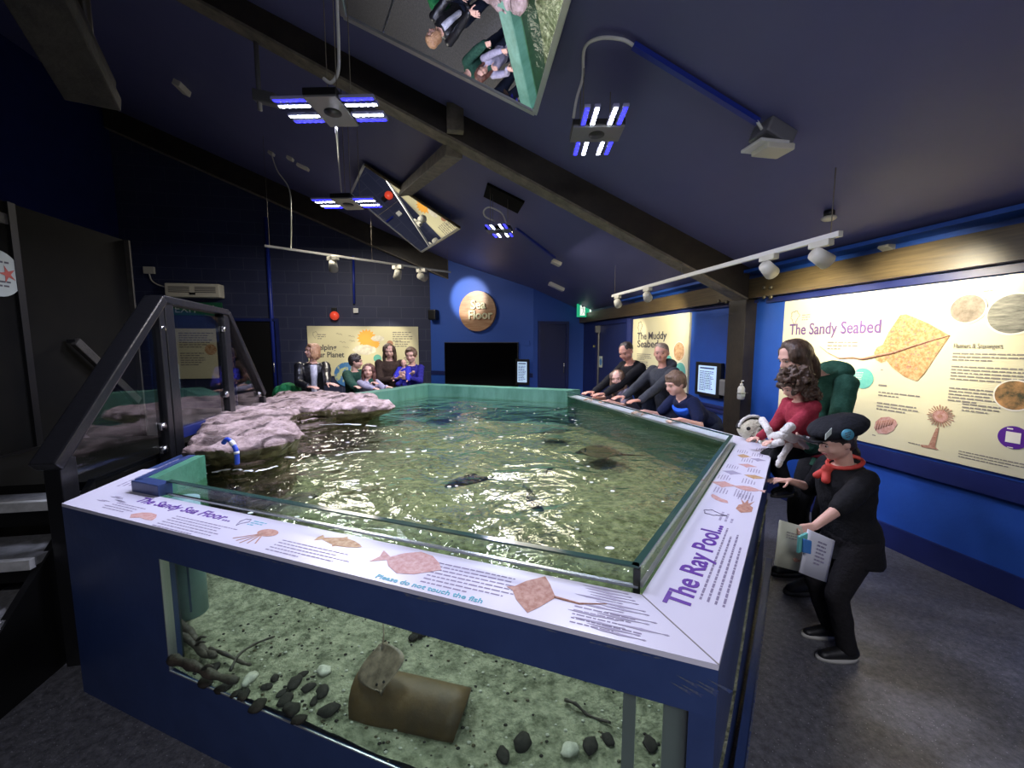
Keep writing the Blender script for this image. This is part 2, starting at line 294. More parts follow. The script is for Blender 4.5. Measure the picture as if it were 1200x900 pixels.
# ================================================================ ROOM
def wallbox(name, p0, p1, z0, z1, m, th=.12, out=None):
    p0 = V(p0); p1 = V(p1); d = (p1-p0).normalized(); n = V(out).normalized()
    mb = MB(); mb.prism([p0+UP*z0, p1+UP*z0, p1+UP*z0+n*th, p0+UP*z0+n*th], z1-z0, m); return struct(mb.build(name))
mb = MB(); mb.prism([SO(-2.5, -7.2), SO(-2.5, 3.7), SO(11.2, 3.7), SO(11.2, -7.2)], -.1, M['floor']); struct(mb.build('floor'))
mb = MB(); a = [SO(-2.5, -7.2, ceilz(-7.2)), SO(-2.5, 3.7, ceilz(3.7)), SO(13, 3.7, ceilz(3.7)), SO(13, -7.2, ceilz(-7.2))]
mb.prism(a, .1, M['ceil']); struct(mb.build('ceiling'))
# right wall with its skirting, dado rail and timber plate
wallbox('wall_right', SO(-2.5, OW), SO(6.85, OW), 0, 2.6, M['blue'], out=NO)
wallbox('wall_right', SO(6.85, OW), SO(SB, OW), 0, 2.6, M['navy'], out=NO)
mb = MB(); mb.box(SO(2.2, OW-.012, .09), (9.2, .024, .18), DS, NO, m=M['navy']); struct(mb.build('baseboard_right'))
mb = MB()
for dz in (0, .055): mb.box(SO(5.5, OW-.018, .74+dz), (2.7, .036, .035), DS, NO, m=M['navy'], bevel=.006)
mb.box(SO(5.5, OW-.01, .767), (2.7, .02, .07), DS, NO, m=M['navy'])
struct(mb.build('trim_1'))
mb = MB(); mb.box(SO(.8, OW-.03, .70), (5.8, .05, .12), DS, NO, m=M['navy']); struct(mb.build('trim_2'))
mb = MB(); mb.box(SO(0.8, OW-.02, 2.05), (6.0, .04, .05), DS, NO, m=M['navy']); struct(mb.build('trim_3'))
mb = MB(); mb.box(SO(5.4, OW-.02, 2.055), (2.9, .04, .03), DS, NO, m=M['navy']); struct(mb.build('trim_4'))
pl = thing('timber_wall_plate', SO(4, OW-.06, 2.08), 'long brown timber beam running along the top of the right blue wall', 'beam')
mb = MB(); mb.box(SO(3.8, OW-.06, 2.19), (12.5, .12, .21), DS, NO, m=M['wood']); mb.build('plank', None, pl)
mb = MB(); mb.box(SO(2.5, OW-.1, ceilz(OW-.1)-.03), (9, .2, .03), DS, NO, m=M['blue']); mb.build('blue_fillet', None, pl)
for k, (x, y) in enumerate([(896, 337), (904, 337), (896, 348), (904, 348), (843, 353), (852, 354)]):
    p = onR(x, y, .12); mb = MB(); mb.cyl(p, p-NO*.015, .022, n=10, m=M['bolt']); mb.build('bolt', None, pl)
# back wall, angled feature wall, door walls
wallbox('wall_back', SO(SB, -7.2), SO(SB, -.26), 0, 7.0, M['block'], out=DS)
pA = onp(505, 400, SFQ, SFN); pA.z = 0
P1 = V((pA.x, pA.y, 0)); P2 = SFQ.copy()
mb = MB()
def sfz(p): return ceilz(p.dot(NO))+.05
mb.quads([P1, P2, P2+UP*sfz(P2), P1+UP*sfz(P1), P1+SFN*.1, P2+SFN*.1, P2+SFN*.1+UP*sfz(P2), P1+SFN*.1+UP*sfz(P1)], [(0, 1, 2, 3), (4, 7, 6, 5), (0, 4, 5, 1), (1, 5, 6, 2), (2, 6, 7, 3), (3, 7, 4, 0)], M['sfblue']); struct(mb.build('wall_feature'))
s9 = P2.dot(DS); o9 = P2.dot(NO)
mb = MB(); q = [SO(s9, o9), SO(s9, OW), SO(s9, OW, ceilz(OW)), SO(s9, o9, ceilz(o9))]; mb.prism(q, .1, M['sfblue'], DS); struct(mb.build('wall_far_right'))
mb = MB(); mb.box((P1+P2)/2-SFN*.015+UP*.82, ((P2-P1).length, .03, .10), SFU, SFN, m=M['navy']); struct(mb.build('trim_5'))
mb = MB(); mb.box(P1+SFU*.35-SFN*.012+UP*.45, (.7, .024, .6), SFU, SFN, m=M['blue']); struct(mb.build('trim_6'))
wallbox('wall_left', SO(-2.5, -7.2), SO(11, -7.2), 0, 7.2, M['navy'], out=-NO)
wallbox('wall_near', SO(-2.5, -7.2), SO(-2.5, 3.7), 0, 7.2, M['navy'], out=-DS)
# doors
def door(name, c, u, n, w, h, m, frame, handle=True, fw=.07):
    d = MB(); d.box(c+UP*h/2-n*.02, (w, .04, h), u, n, m=m, bevel=.004); o = struct(d.build(name))
    f = MB()
    for sx in (-1, 1): f.box(c+u*sx*(w/2+fw/2)-n*.035+UP*(h/2), (fw, .07, h+.0), u, n, m=frame)
    f.box(c+UP*(h+fw/2)-n*.035, (w+2*fw, .07, fw), u, n, m=frame); f.build('door_frame', None, o)
    if handle:
        g = MB(); hp = c+u*(w*.42)-n*.07+UP*1.0; g.tube([hp+n*.03+UP*.12, hp+UP*.12, hp-UP*.12, hp+n*.03-UP*.12], .012, m=M['steel']); g.build('door_handle', None, o)
    return o
c = (onp(648, 400, SO(s9, 0), DS)); c.z = 0; door('door_1', c, NO, DS, .62, 2.05, M['doorblue'], M['navy'])
c = onB(300, 400); c.z = 0; door('door_2', c, NO, DS, .95, 2.13, M['black'], M['navy'])
c = SO(7.75, OW); door('door_3', c, DS, NO, 1.4, 1.98, M['doorblue'], M['navy'], handle=False)
g = MB(); g.box(SO(7.35, OW-.05, 1.25), (.62, .03, 1.35), DS, NO, m=M['sfblue']); 
g = MB(); p0 = SO(8.35, OW-.06, 0); g.tube([p0+UP*.3, p0+UP*1.7, p0+UP*1.98], .018, m=M['grey']); g.box(p0+UP*1.9-NO*.03, (.06, .1, .14), DS, NO, m=M['grey'])
one('door_rod', g, None, 'grey upright bolt rod on the dark blue door beneath the lit exit sign', 'door rod')
# timber column and portal rafters
g = MB(); g.box(SO(4.1, OW-.07, 1.04), (.27, .14, 2.08), DS, NO, m=M['darkwood'], bevel=.006)
one('timber_column', g, None, 'dark timber column on the right wall between the two cream panels', 'column')
def rafter(s, o0, o1, w, d, label, line=None):
    t = thing('rafter', SO(s, o1, ceilz(o1)-d), label, 'beam')
    zb = line or (lambda o: ceilz(o)-d); g = MB(); a, b, c_, e = [SO(s-w/2, o, z) for o, z in ((o0, zb(o0)), (o1, zb(o1)), (o1, ceilz(o1)+.01), (o0, ceilz(o0)+.01))]
    g.prism([a, b, c_, e], w, M['darkwood'], DS); g.build('glulam', None, t)
    g = MB(); g.beam(SO(s, o0, zb(o0)-.012), SO(s, o1, zb(o1)-.012), w*.96, .022, m=M['greywood']); g.build('lit_underside', None, t); return t  # pale strip: lamp light on the rafter's underside put into its colour
rA = rafter(4.05, -3.6, 3.33, .19, .50, 'big dark rafter crossing overhead and landing on the right wall column', lambda o: 2.128+(3.25-o)*.44)
rB = rafter(10.7, -7.1, 0.6, .2, .46, 'dark rafter running down against the far left blockwork wall')
rC = thing('timber_strut', SO(3.2, -3.4, 3.6), 'wide grey worn timber sloping down at the top left corner of the room', 'strut')
ea = onp(110, 117, SO(3.2, 0), DS); eb = onp(22, -45, SO(2.5, 0), DS)
g = MB(); g.beam(ea, eb, .27, .10, m=M['dimwood'], bevel=.01); g.build('plank', None, rC)
g = MB(); g.beam(ea+UP*.07+NO*.10, eb+UP*.07+NO*.10, .05, .14, m=M['darkwood']); g.build('plank', None, rC)
g = MB(); q_ = ea+UP*.05; g.tube([q_, V((q_.x, q_.y, ceilz(q_.dot(NO))+.02))], .03, 8, M['darkwood']); g.build('hanger', None, rC)
# struts between rafters at the brace node
nodeP = onp(533, 166, SO(4.02, 0), DS)
g = MB(); e = onceil(468, 230, .04); g.beam(nodeP+DS*.12-UP*.02, e, .17, .12, m=M['greywood'], bevel=.005)
one('timber_strut', g, None, 'short grey timber strut running back and down from the middle of the big rafter', 'strut')
g = MB(); e = V((nodeP.x, nodeP.y, ceilz(nodeP.dot(NO))+.01)); g.beam(nodeP-DS*.13+UP*.02, e-DS*.13, .15, .08, up=DS, m=M['greywood'], bevel=.005)
one('timber_post', g, None, 'grey timber king post rising above the big rafter behind the large tilted mirror', 'post')
# black partition left, with round sign and handrail
g = MB(); g.box(SO(1.7, -2.95, 1.28), (5.5, .08, 2.56), DS, NO, m=M['matte']); g.box(SO(3.42, -2.90, 1.28), (.05, .02, 2.56), DS, NO, m=M['black']); g.box(SO(4.455, -2.93, 1.28), (.02, .12, 2.56), DS, NO, m=M['dimwood'])
struct(g.build('wall_partition'))
t = thing('round_sign', SO(3.30, -2.9, 1.93), 'round white sign with a red starfish on the black partition at the left edge', 'sign')
g = MB(); cc = SO(3.28, -2.905, 2.065); g.cyl(cc, cc+NO*.012, .155, n=40, m=M['dimw'], smooth=False); g.build('disc', None, t)
g = MB(); st = [((.06 if i % 2 == 0 else .02)*math.cos(PI/2+i*PI/5), (.06 if i % 2 == 0 else .02)*math.sin(PI/2+i*PI/5)) for i in range(10)]
shape(g, cc+NO*.012+DS*.06, DS, UP, st, mat('starfish_print', (.45, .08, .06)), rot=.3); g.build('starfish_picture', None, t)
g = MB(); lines(g, cc+NO*.012-DS*.08+UP*.07, DS, UP, .17, .03, 2, m=M['dtext']); lines(g, cc+NO*.012-DS*.07-UP*.06, DS, UP, .15, .028, 3, m=M['dtext']); g.build('text_lines', None, t)
g = MB(); shape(g, SO(3.02, -2.905, 2.44), DS, UP, [(-.3, -.035), (.42, -.035), (.42, .035), (-.3, .035)], M['black'], th=.008); lines(g, SO(2.85, -2.896, 2.43), DS, UP, .55, .03, 1, h=.022, m=M['gtext'])
one('name_strip', g, None, 'narrow dark lettered strip above the round starfish sign on the partition', 'sign')
g = MB(); a = onp(30, 335, SO(0, -2.84), NO); a = onp(88, 400, SO(0, -2.84), NO); b = onp(162, 470, SO(0, -2.84), NO); g.beam(a, b, .04, .07, m=M['dimwood'], bevel=.008); g.beam(a-NO*.05, a+DS*.01, .03, .03, m=M['black'])
one('partition_handrail', g, None, 'short sloping timber handrail fixed to the black partition behind the glass', 'handrail')
# back wall fittings
t = thing('air_curtain_heater', onB(232, 352), 'long cream louvred heater above the green sign on the far left wall', 'heater')
a, b = onB(200, 333), onB(264, 350); cc = (a+b)/2-DS*.12; w = abs((b-a).dot(NO)); h = abs(a.z-b.z)
g = MB(); g.box(cc, (w, .24, h), NO, DS, m=M['cream'], bevel=.03); g.build('casing', None, t)
for sx in (-1, 1):
    g = MB()
    for i in range(4): g.box(cc+NO*sx*w*.24+UP*(h*.22-i*h*.12)-DS*.125, (w*.38, .012, h*.05), NO, DS, m=M['dtext'])
    tag(g.build('louvre', None, t), None, None)
g = MB(); g.box(cc-UP*h*.25-DS*.125, (.12, .012, .05), NO, DS, m=M['black']); g.build('switch', None, t)
a, b = onB(200, 354), onB(262, 370); cc = (a+b)/2; w = abs((b-a).dot(NO)); h = abs(a.z-b.z)
t = thing('exit_sign', cc-UP*h/2, 'wide unlit green EXIT sign below the cream heater on the far left wall', 'exit sign')
g = MB(); g.box(cc-DS*.03, (w, .03, h), NO, DS, m=M['dgreen']); g.build('panel', None, t)
text('lettering', 'EXIT', cc-DS*.046-NO*w*.42-UP*h*.3, NO, UP, h*.8, M['dimw'], t)
g = MB(); shape(g, cc-DS*.046+NO*w*.33, NO, UP, [(0, .09), (.12, -.02), (.045, -.02), (.045, -.1), (-.045, -.1), (-.045, -.02), (-.12, -.02)], M['dimw']); shape(g, cc-DS*.046+NO*w*.1, NO, UP, [(-.1, -.03), (.06, -.03), (.06, -.07), (.14, 0), (.06, .07), (.06, .03), (-.1, .03)], M['dimw']); g.build('arrow', None, t)
t = thing('wall_socket', onB(176, 322), 'white cabled socket box on the wall left of the cream heater', 'socket'); p = onB(176, 317)
g = MB(); g.box(p-DS*.03, (.22, .06, .16), NO, DS, m=M['cream'], bevel=.01); g.build('box', None, t)
g = MB(); g.tube(spline([p-UP*.08-DS*.04, p-UP*.25-DS*.04+NO*.05, p-UP*.36-DS*.04+NO*.25, p-UP*.38-DS*.04+NO*.55]), .014, m=M['cream']); g.build('cable', None, t)
g = MB(); p = onB(322, 200); g.tube([V((p.x, p.y, 0))-DS*.03+NO*-.25, SO(SB-.03, p.dot(NO)-.25, 4.6)], .045, m=M['conduit']); one('wall_conduit', g, None, 'blue painted pipe running up the blockwork wall left of the planet poster', 'pipe')
g = MB(); p = onB(415, 300); g.tube([onB(415, 356, .03), onB(414, 300, .03)], .03, m=M['conduit']); one('wall_conduit', g, None, 'short blue painted drop pipe above the little socket over the planet poster', 'pipe')
g = MB(); p = onB(417, 364, .03); g.box(p, (.12, .05, .12), NO, DS, m=M['white'], bevel=.008); one('wall_socket', g, None, 'small white square socket on the wall above the planet poster', 'socket')
t = thing('alarm_beacon', onB(392, 376, .06), 'small red alarm beacon glowing on the wall above the planet poster', 'beacon')
g = MB(); p = onB(392, 364, .0); g.box(p-DS*.03, (.12, .06, .14), NO, DS, m=M['black'], bevel=.01); g.build('base', None, t); g = MB(); p = onB(392, 370, .07); g.ell(p, .11, .10, .11, m=M['redl']); g.build('lens', None, t)
# posters on the back wall
def frame_panel(name, P00, u, n, w, h, th, m): g = MB(); g.box(P00+V(u)*w/2+UP*h/2-V(n)*th/2, (w, th, h), u, n, m=m); return g
pa, pb = onB(360, 382), onB(490, 384); w = (pb-pa).dot(NO); h = 1.26; z1 = pa.z; O = V((pa.x, pa.y, z1-h))
pp = thing('planet_poster', O+NO*w/2, 'cream Helping Our Planet display panel on the far blockwork wall', 'display panel')
g = frame_panel('b', O, NO, DS, w, h, .03, M['board']); g.build('panel', None, pp)
F = O-DS*.031
def bp(x, y): return onB(x, y, .031)
def cr(x, y): return bp(340+x/7.5, 380+y/7.5)
text('lettering', 'Helping', cr(200, 225), NO, UP, .19, M['dtext'], pp, bold=.004, width=(cr(405, 225)-cr(200, 225)).length)
text('lettering', 'Our Planet', cr(200, 290), NO, UP, .19, M['dtext'], pp, bold=.004, width=(cr(475, 290)-cr(200, 290)).length)
g = MB(); sun = [((.24 if i % 2 == 0 else .18)*math.cos(i*PI/16), (.24 if i % 2 == 0 else .18)*math.sin(i*PI/16)) for i in range(32)]; shape(g, cr(672, 122), NO, UP, sun, M['sunp']); g.build('sun_picture', None, pp)
g = MB(); shape(g, cr(740, 170), NO, UP, [(a*.6, b*.6) for a, b in sun], M['sunp'], off=.001); g.build('sun_picture', None, pp)
def cloud(c, s, nm, par):
    g = MB(); pts = []
    for i in range(36):
        a = 2*PI*i/36; r = 1+.14*abs(math.sin(a*3.5)); pts.append((math.cos(a)*r*s, math.sin(a)*r*s*.45))
    shape(g, c, NO, UP, pts, M['cloudp'], off=.003); g.build(nm, None, par)
cloud(cr(655, 225), .26, 'cloud_picture', pp); cloud(cr(770, 125), .15, 'cloud_picture', pp)
g = MB(); shape(g, cr(500, 440), NO, UP, circ(.31), M['earth']); g.build('globe_picture', None, pp)
g = MB(); shape(g, cr(768, 300), NO, UP, circ(.10), M['tealc']); g.build('picture_roundel', None, pp); g = MB(); shape(g, cr(878, 170), NO, UP, circ(.08), M['sepia']); g.build('picture_roundel', None, pp)
g = MB(); lines(g, cr(900, 75), NO, UP, .5, .055, 5, m=M['gtext']); lines(g, cr(920, 160), NO, UP, .42, .055, 3, m=M['gtext']); lines(g, cr(1000, 300), NO, UP, .3, .055, 8, m=M['gtext']); lines(g, cr(240, 95), NO, UP, .22, .05, 3, m=M['gtext']); g.build('text_lines', None, pp)
def logo(g, c, u, v, s, m):
    pts = []
    for i in range(20):
        a = PI*1.25-i*PI*1.5/19; r = 1+.16*math.sin(i*1.3); pts.append((math.cos(a)*r*s, math.sin(a)*r*s))
    n = V(u).cross(V(v)).normalized(); P = [V(c)+V(u)*x+V(v)*y+n*.002 for x, y in pts]; P += [V(c)+V(u)*.25*s-V(v)*1.2*s+n*.002, V(c)+V(u)*.1*s-V(v)*2.2*s+n*.002, V(c)-V(u)*.5*s-V(v)*1.3*s+n*.002, P[0]]
    g.tube(P, s*.07, 5, m)
g = MB(); logo(g, cr(220, 85), NO, UP, .055, M['gtext'])
for x, y in ((430, 90), (460, 160), (540, 110), (545, 150), (490, 205)):
    c = cr(x, y)-DS*.003; g.tube([c-NO*.07+UP*.02, c-NO*.03+UP*.03, c, c+NO*.04+UP*.02, c+NO*.07-UP*.01], .004, 5, M['gtext'])
g.build('line_drawings', None, pp)
# second poster further left, seen through the balustrade glass
a, b = onB(204, 385), onB(330, 385); w = 2.75; O = V((a.x, a.y, a.z-1.2)); w = abs((onB(262, 385)-a).dot(NO))
t = thing('wall_poster', O+NO*w/2, 'cream text poster under the green exit sign on the far left wall', 'poster')
g = frame_panel('b', O, NO, DS, w, 1.2, .03, M['board']); g.build('panel', None, t)
g = MB(); lines(g, O-DS*.031+NO*.1+UP*1.08, NO, UP, w*.75, .055, 7, m=M['gtext']); lines(g, O-DS*.031+NO*.1+UP*.6, NO, UP, w*.5, .055, 6, m=M['gtext']); shape(g, O-DS*.031+NO*w*.72+UP*.7, NO, UP, circ(.13), M['photo4']); g.build('text_lines', None, t)
# feature wall: disc sign, television, framed tablet, vents
cc = onS(561, 365); R_ = .495
t = thing('round_wooden_sign', cc-UP*R_, 'large round wooden Sea Floor sign above the big black television', 'sign')
g = MB(); g.cyl(cc-SFN*.03, cc-SFN*.10, R_, n=64, m=M['disc'], smooth=False); g.build('disc', None, t)
g = MB(); g.cyl(cc, cc-SFN*.05, R_*.98, n=64, m=M['discside'], smooth=False); g.build('backing', None, t)
for b_, x, y in (('Sea', 552, 362), ('Floor', 549, 374)):
    text('lettering', b_, onS(x, y, .10), SFU, UP, .30, M['creamletter'], t, extr=.018, bold=.006)
a, b = onS(520.5, 401, .06), onS(607, 400, .06); w = (b-a).dot(SFU); h = w*.585
t = thing('television', a+SFU*w/2-UP*h, 'very large black switched-off television on the bright blue wall', 'television')
g = MB(); g.box(a+SFU*w/2-UP*h/2+SFN*.03, (w, .06, h), SFU, SFN, m=M['black'], bevel=.01); g.build('casing', None, t)
g = MB(); g.box(a+SFU*w/2-UP*h/2-SFN*.002, (w-.04, .006, h-.04), SFU, SFN, m=M['glossblack']); g.build('screen', None, t)
def tablet(c, u, n, w, h, label, tilt=0):
    t = thing('information_screen', c-UP*h/2, label, 'screen')
    g = MB(); g.box(c+n*.02, (w, .05, h), u, n, m=M['black'], bevel=.008); g.build('frame', None, t)
    g = MB(); g.box(c-n*.008, (w*.70, .008, h*.80), u, n, m=M['screen']); g.build('screen', None, t)
    g = MB(); lines(g, c-n*.012-u*w*.28+UP*h*.22, u, UP, w*.56, h*.05, 12, m=M['scrtext']); shape(g, c-n*.012-u*w*0+UP*h*.31, u, UP, [(-w*.28, 0), (w*.28, 0), (w*.28, h*.04), (-w*.28, h*.04)], M['scrtext']); g.build('text_lines', None, t)
tablet(onS(612, 436, .12), SFU, SFN, .34, .62, 'small lit information screen in black frame beside the television')
tablet((onR(812, 429, .06)+onR(848, 462, .06))/2, -DS, NO, .50, .44, 'framed lit information screen on the right blue wall below the beam')
g = MB(); p = onS(617, 402, .01); g.box(p, (.16, .02, .12), SFU, SFN, m=M['sfblue'], bevel=.004); one('switch_plate', g, None, 'small blue painted plate right of the television top', 'switch plate')
g = MB(); p = onS(508, 369, .1); g.box(p, (.22, .2, .26), SFU, SFN, m=M['black'], bevel=.03); one('wall_speaker', g, None, 'small black speaker on the wall left of the round wooden sign', 'speaker')
# exit sign lit
c = onp(687, 364, SO(9.0, 0), DS); wv = 23/470*9.0*1.02
t = thing('exit_sign', c-UP*.15, 'lit green running man exit sign hanging above the dark double door', 'exit sign')
g = MB(); g.box(c, (wv, .05, wv*.66), NO, DS, m=M['green'], bevel=.005); g.build('lit_panel', None, t)
g = MB(); f_ = c-DS*.026; s_ = wv*.6
shape(g, f_+NO*wv*.2, NO, UP, [(0, .45*s_/1), (.2*s_, .15*s_), (.07*s_, .15*s_), (.07*s_, -.4*s_), (-.07*s_, -.4*s_), (-.07*s_, .15*s_), (-.2*s_, .15*s_)], M['exitw'])
shape(g, f_-NO*wv*.22, NO, UP, [(-.22*s_, -.42*s_), (.22*s_, -.42*s_), (.22*s_, .42*s_), (-.22*s_, .42*s_)], M['exitw']); g.build('arrow', None, t)
g = MB(); f_ = f_-DS*.004-NO*wv*.22; g.cyl(f_+UP*.1, f_+UP*.1-DS*.004, .025, m=M['dgreen']); g.beam(f_+UP*.07, f_-UP*.02+NO*.02, .004, .04, up=DS, m=M['dgreen']); g.beam(f_-UP*.02+NO*.02, f_-UP*.1-NO*.03, .004, .025, up=DS, m=M['dgreen']); g.beam(f_-UP*.02+NO*.02, f_-UP*.09+NO*.06, .004, .025, up=DS, m=M['dgreen']); g.beam(f_+UP*.05-NO*.05, f_+UP*.03+NO*.07, .004, .02, up=DS, m=M['dgreen']); g.build('running_figure', None, t)
g = MB(); g.box(c+UP*(wv*.33+.03)+DS*.0, (wv*.9, .07, .05), NO, DS, m=M['grey']); g.build('housing', None, t)
# right wall panels -----------------------------------------------
def rp(x, y): return onR(x, y, .032)
U = -DS
z1 = 2.015; z0 = .79
s_l, s_r = onR(923, 355).dot(DS), .9
O = SO(s_l, OW, z0); w = s_l-s_r
t = thing('sandy_seabed_panel', SO((s_l+s_r)/2, OW, z0), 'huge cream display panel headed The Sandy Seabed on the right wall', 'display panel')
g = frame_panel('b', O, U, NO, w, z1-z0, .03, M['board']); g.build('panel', None, t)
a, b = rp(925, 392), rp(1032, 390); a.z = b.z = (a.z+b.z)/2
text('lettering', 'The Sandy Seabed', a, U, UP, .15, M['ptext'], t, bold=.0022, width=(b-a).length)
def z3(x, y): return rp(1000+x/3.6, 310+y/3.6)      # crop of the panel
def plines(P, w, lh, n, seed, hh=None): g = MB(); lines(g, P, U, UP, w, lh, n, h=hh, m=M['gtext'], seed=seed); return g.build('text_lines', None, t)
text('lettering', 'Hunters & Scavengers', z3(422, 352), U, UP, .045, M['gtext'], t, width=(z3(628, 352)-z3(422, 352)).length)
plines(z3(420, 378), .42, .021, 3, 1); plines(z3(414, 432), .45, .021, 5, 2); plines(z3(404, 522), .27, .021, 5, 3); plines(z3(460, 590), .2, .021, 3, 13)
plines(z3(106, 540), .30, .024, 2, 4); plines(z3(100, 585), .32, .024, 3, 5); plines(z3(106, 512), .09, .03, 1, 6, .014); plines(z3(116, 446), .05, .03, 1, 7, .008)
plines(rp(970, 402), .28, .028, 3, 8); plines(z3(445, 788), .6, .018, 3, 9, .006); plines(z3(232, 752), .12, .02, 1, 10, .006); plines(z3(548, 116), .08, .02, 1, 11, .008); plines(z3(80, 720), .05, .02, 1, 12, .007)
g = MB(); logo(g, rp(932, 370), U, UP, .045, M['gtext']); lines(g, rp(940, 370), U, UP, .09, .022, 3, m=M['gtext']); g.build('logo_drawing', None, t)
# big ray picture, outline read off the wall
def wallpoly(g, pts, m, off=.0015, f=z3):
    P = [f(x, y)-NO*off for x, y in pts]; g.prism(P, .0006, m, -NO)
g = MB(); wallpoly(g, [(88, 372), (100, 350), (125, 338), (150, 285), (200, 212), (225, 210), (270, 228), (320, 250), (365, 275), (408, 300), (380, 340), (340, 400), (300, 460), (270, 492), (220, 475), (165, 435), (140, 405), (118, 415), (95, 402)], M['ochre']); g.build('ray_picture', None, t)
g = MB(); g.tube([z3(x, y)-NO*.003 for x, y in ((408, 300), (330, 320), (250, 345), (170, 372), (100, 385), (40, 398), (0, 392), (-60, 395), (-110, 370), (-140, 345))], [.003, .006, .008, .01, .012, .009, .007, .005, .003, .002], 6, M['sepia']); g.build('ray_tail_picture', None, t)
g = MB(); rnd = random.Random(3)
for i in range(90):
    a_, b_ = rnd.random(), rnd.random(); x = 125+a_*250-b_*60*(1)+rnd.random()*20; y = 235+a_*80+b_*190-20
    P = z3(x, y); 
    if not (130 < x < 370 and abs((y-340)/1.0) < 125-abs(x-235)*.75): continue
    shape(g, P, U, UP, circ(.006+.004*rnd.random(), 8), M['sepia'], off=.003)
g.build('ray_spot_picture', None, t)
def roundel(x, y, r, m, ringm=None, f=z3):
    g = MB()
    if ringm: shape(g, f(x, y), U, UP, circ(r*1.09, 40), ringm, off=.0012)
    shape(g, f(x, y), U, UP, circ(r, 40), m, off=.002); return g.build('picture_roundel', None, t)
roundel(482, 186, .090, M['photo1'], M['pale']); roundel(676, 208, .118, M['photo2'], M['pale']); roundel(680, 552, .088, M['photo3'], M['pale'])
o_ = roundel(40, 480, .085, M['tealc']); g = MB(); lines(g, z3(10, 455), U, UP, .07, .014, 5, h=.004, m=M['pale'], off=.004); g.build('text_lines', None, o_)
o_ = roundel(676, 730, .070, M['purple']); g = MB(); shape(g, z3(676, 730), U, UP, [(-.033, -.033), (.033, -.033), (.033, .033), (-.033, .033)], M['pale'], off=.004); lines(g, z3(650, 693), U, UP, .06, .012, 1, h=.008, m=M['pale'], off=.004); lines(g, z3(650, 771), U, UP, .06, .012, 1, h=.006, m=M['pale'], off=.004); g.build('white_square', None, o_)
g = MB(); wallpoly(g, [(88, 690), (95, 662), (118, 645), (150, 642), (178, 655), (186, 672), (170, 700), (140, 716), (105, 712)], M['pink'])
for k in range(7): g.tube([z3(96+k*11, 700-k*4)-NO*.004, z3(104+k*11, 660-k*1)-NO*.004], .0035, 5, M['sepia'])
g.build('shell_picture', None, t)
g = MB(); P = z3(368, 640)
for k in range(26):
    a = 2*PI*k/26; r0, r1 = .035, .072+.008*(k % 2); g.beam(P-NO*.003+U*math.cos(a)*r0+UP*math.sin(a)*r0, P-NO*.003+U*math.cos(a)*r1+UP*math.sin(a)*r1, .005, .002, up=NO, m=M['sepia'])
shape(g, P, U, UP, circ(.045, 24), M['pink'], off=.002); shape(g, P, U, UP, circ(.014, 16), M['sepia'], off=.005)
wallpoly(g, [(350, 690), (362, 690), (345, 770), (362, 782), (290, 770), (284, 760), (318, 762)], M['sepia']); g.build('anemone_picture', None, t)
# muddy seabed panel
s_l, s_r = onR(744, 373).dot(DS), onR(811, 368).dot(DS); O = SO(s_l, OW, z0)
t = thing('muddy_seabed_panel', SO((s_l+s_r)/2, OW, z0), 'brightly lit cream Seabed display panel behind the leaning visitors on the right wall', 'display panel')
g = frame_panel('b', O, U, NO, s_l-s_r, z1-z0+.01, .03, M['board']); g.build('panel', None, t)
def z5(x, y): return rp(660+x/6.925, 340+y/6.925)
a = z5(602, 400); b = z5(840, 400); b.z = a.z
text('lettering', 'The Muddy', a, U, UP, .17, M['dtext'], t, bold=.003, width=(b-a).length)
a = z5(602, 462); b = z5(770, 462); b.z = a.z
text('lettering', 'Seabed', a, U, UP, .17, M['dtext'], t, bold=.003, width=(b-a).length)
roundel(940, 498, .135, M['photo4'], M['pale'], z5); roundel(858, 575, .085, M['tealc'], None, z5); roundel(950, 660, .13, M['tealc'], M['pale'], z5)
plines(z5(600, 520), .5, .03, 4, 21); plines(z5(600, 580), .5, .03, 5, 22); g = MB(); logo(g, z5(625, 290), U, UP, .07, M['gtext']); g.build('logo_drawing', None, t)
# stickers on the door, notice, sanitiser, soap
g = MB(); shape(g, onR(704, 424, .048), U, UP, [(-.09, -.12), (.09, -.12), (.09, .12), (-.09, .12)], M['dimw'], th=.003); shape(g, onR(704, 424, .052), U, UP, circ(.075, 24), M['earth']); one('door_sticker', g, None, 'white sticker with blue round symbol on the dark blue door', 'sticker')
g = MB(); lines(g, onR(695, 407, .048), U, UP, .75, .05, 1, h=.045, m=mat('yellow_print', (.45, .45, .12)), seed=4, ragged=0); one('door_lettering', g, None, 'small yellow line of lettering above the white sticker on the door', 'lettering')
t = thing('wall_notice', onR(727, 420, .02), 'cream notice with a red symbol beside the bright Seabed panel', 'notice')
g = MB(); shape(g, onR(727.5, 411, .01), U, UP, [(-.17, -.17), (.17, -.17), (.17, .17), (-.17, .17)], M['board'], th=.006); g.build('paper', None, t)
g = MB(); shape(g, onR(724, 408, .02), U, UP, circ(.05, 16, .7), M['redl']); lines(g, onR(727, 406, .02), U, UP, .14, .04, 4, m=M['gtext']); g.build('symbol', None, t)
t = thing('paper_towel_dispenser', onR(853, 463, .08), 'small grey dispenser on the wall left of the timber column', 'dispenser')
g = MB(); p = onR(855, 455, .05); g.box(p, (.26, .10, .20), DS, NO, m=M['grey'], bevel=.02); g.build('body', None, t)
g = MB(); g.cyl(p+UP*.1, p+UP*.17, .03, n=12, m=M['white']); g.build('cap', None, t)
p = onp(868, 468, SO(0, OW-.22), NO)
t = thing('soap_bottle', p, 'clear pump bottle of hand gel in a bracket on the timber column', 'bottle')
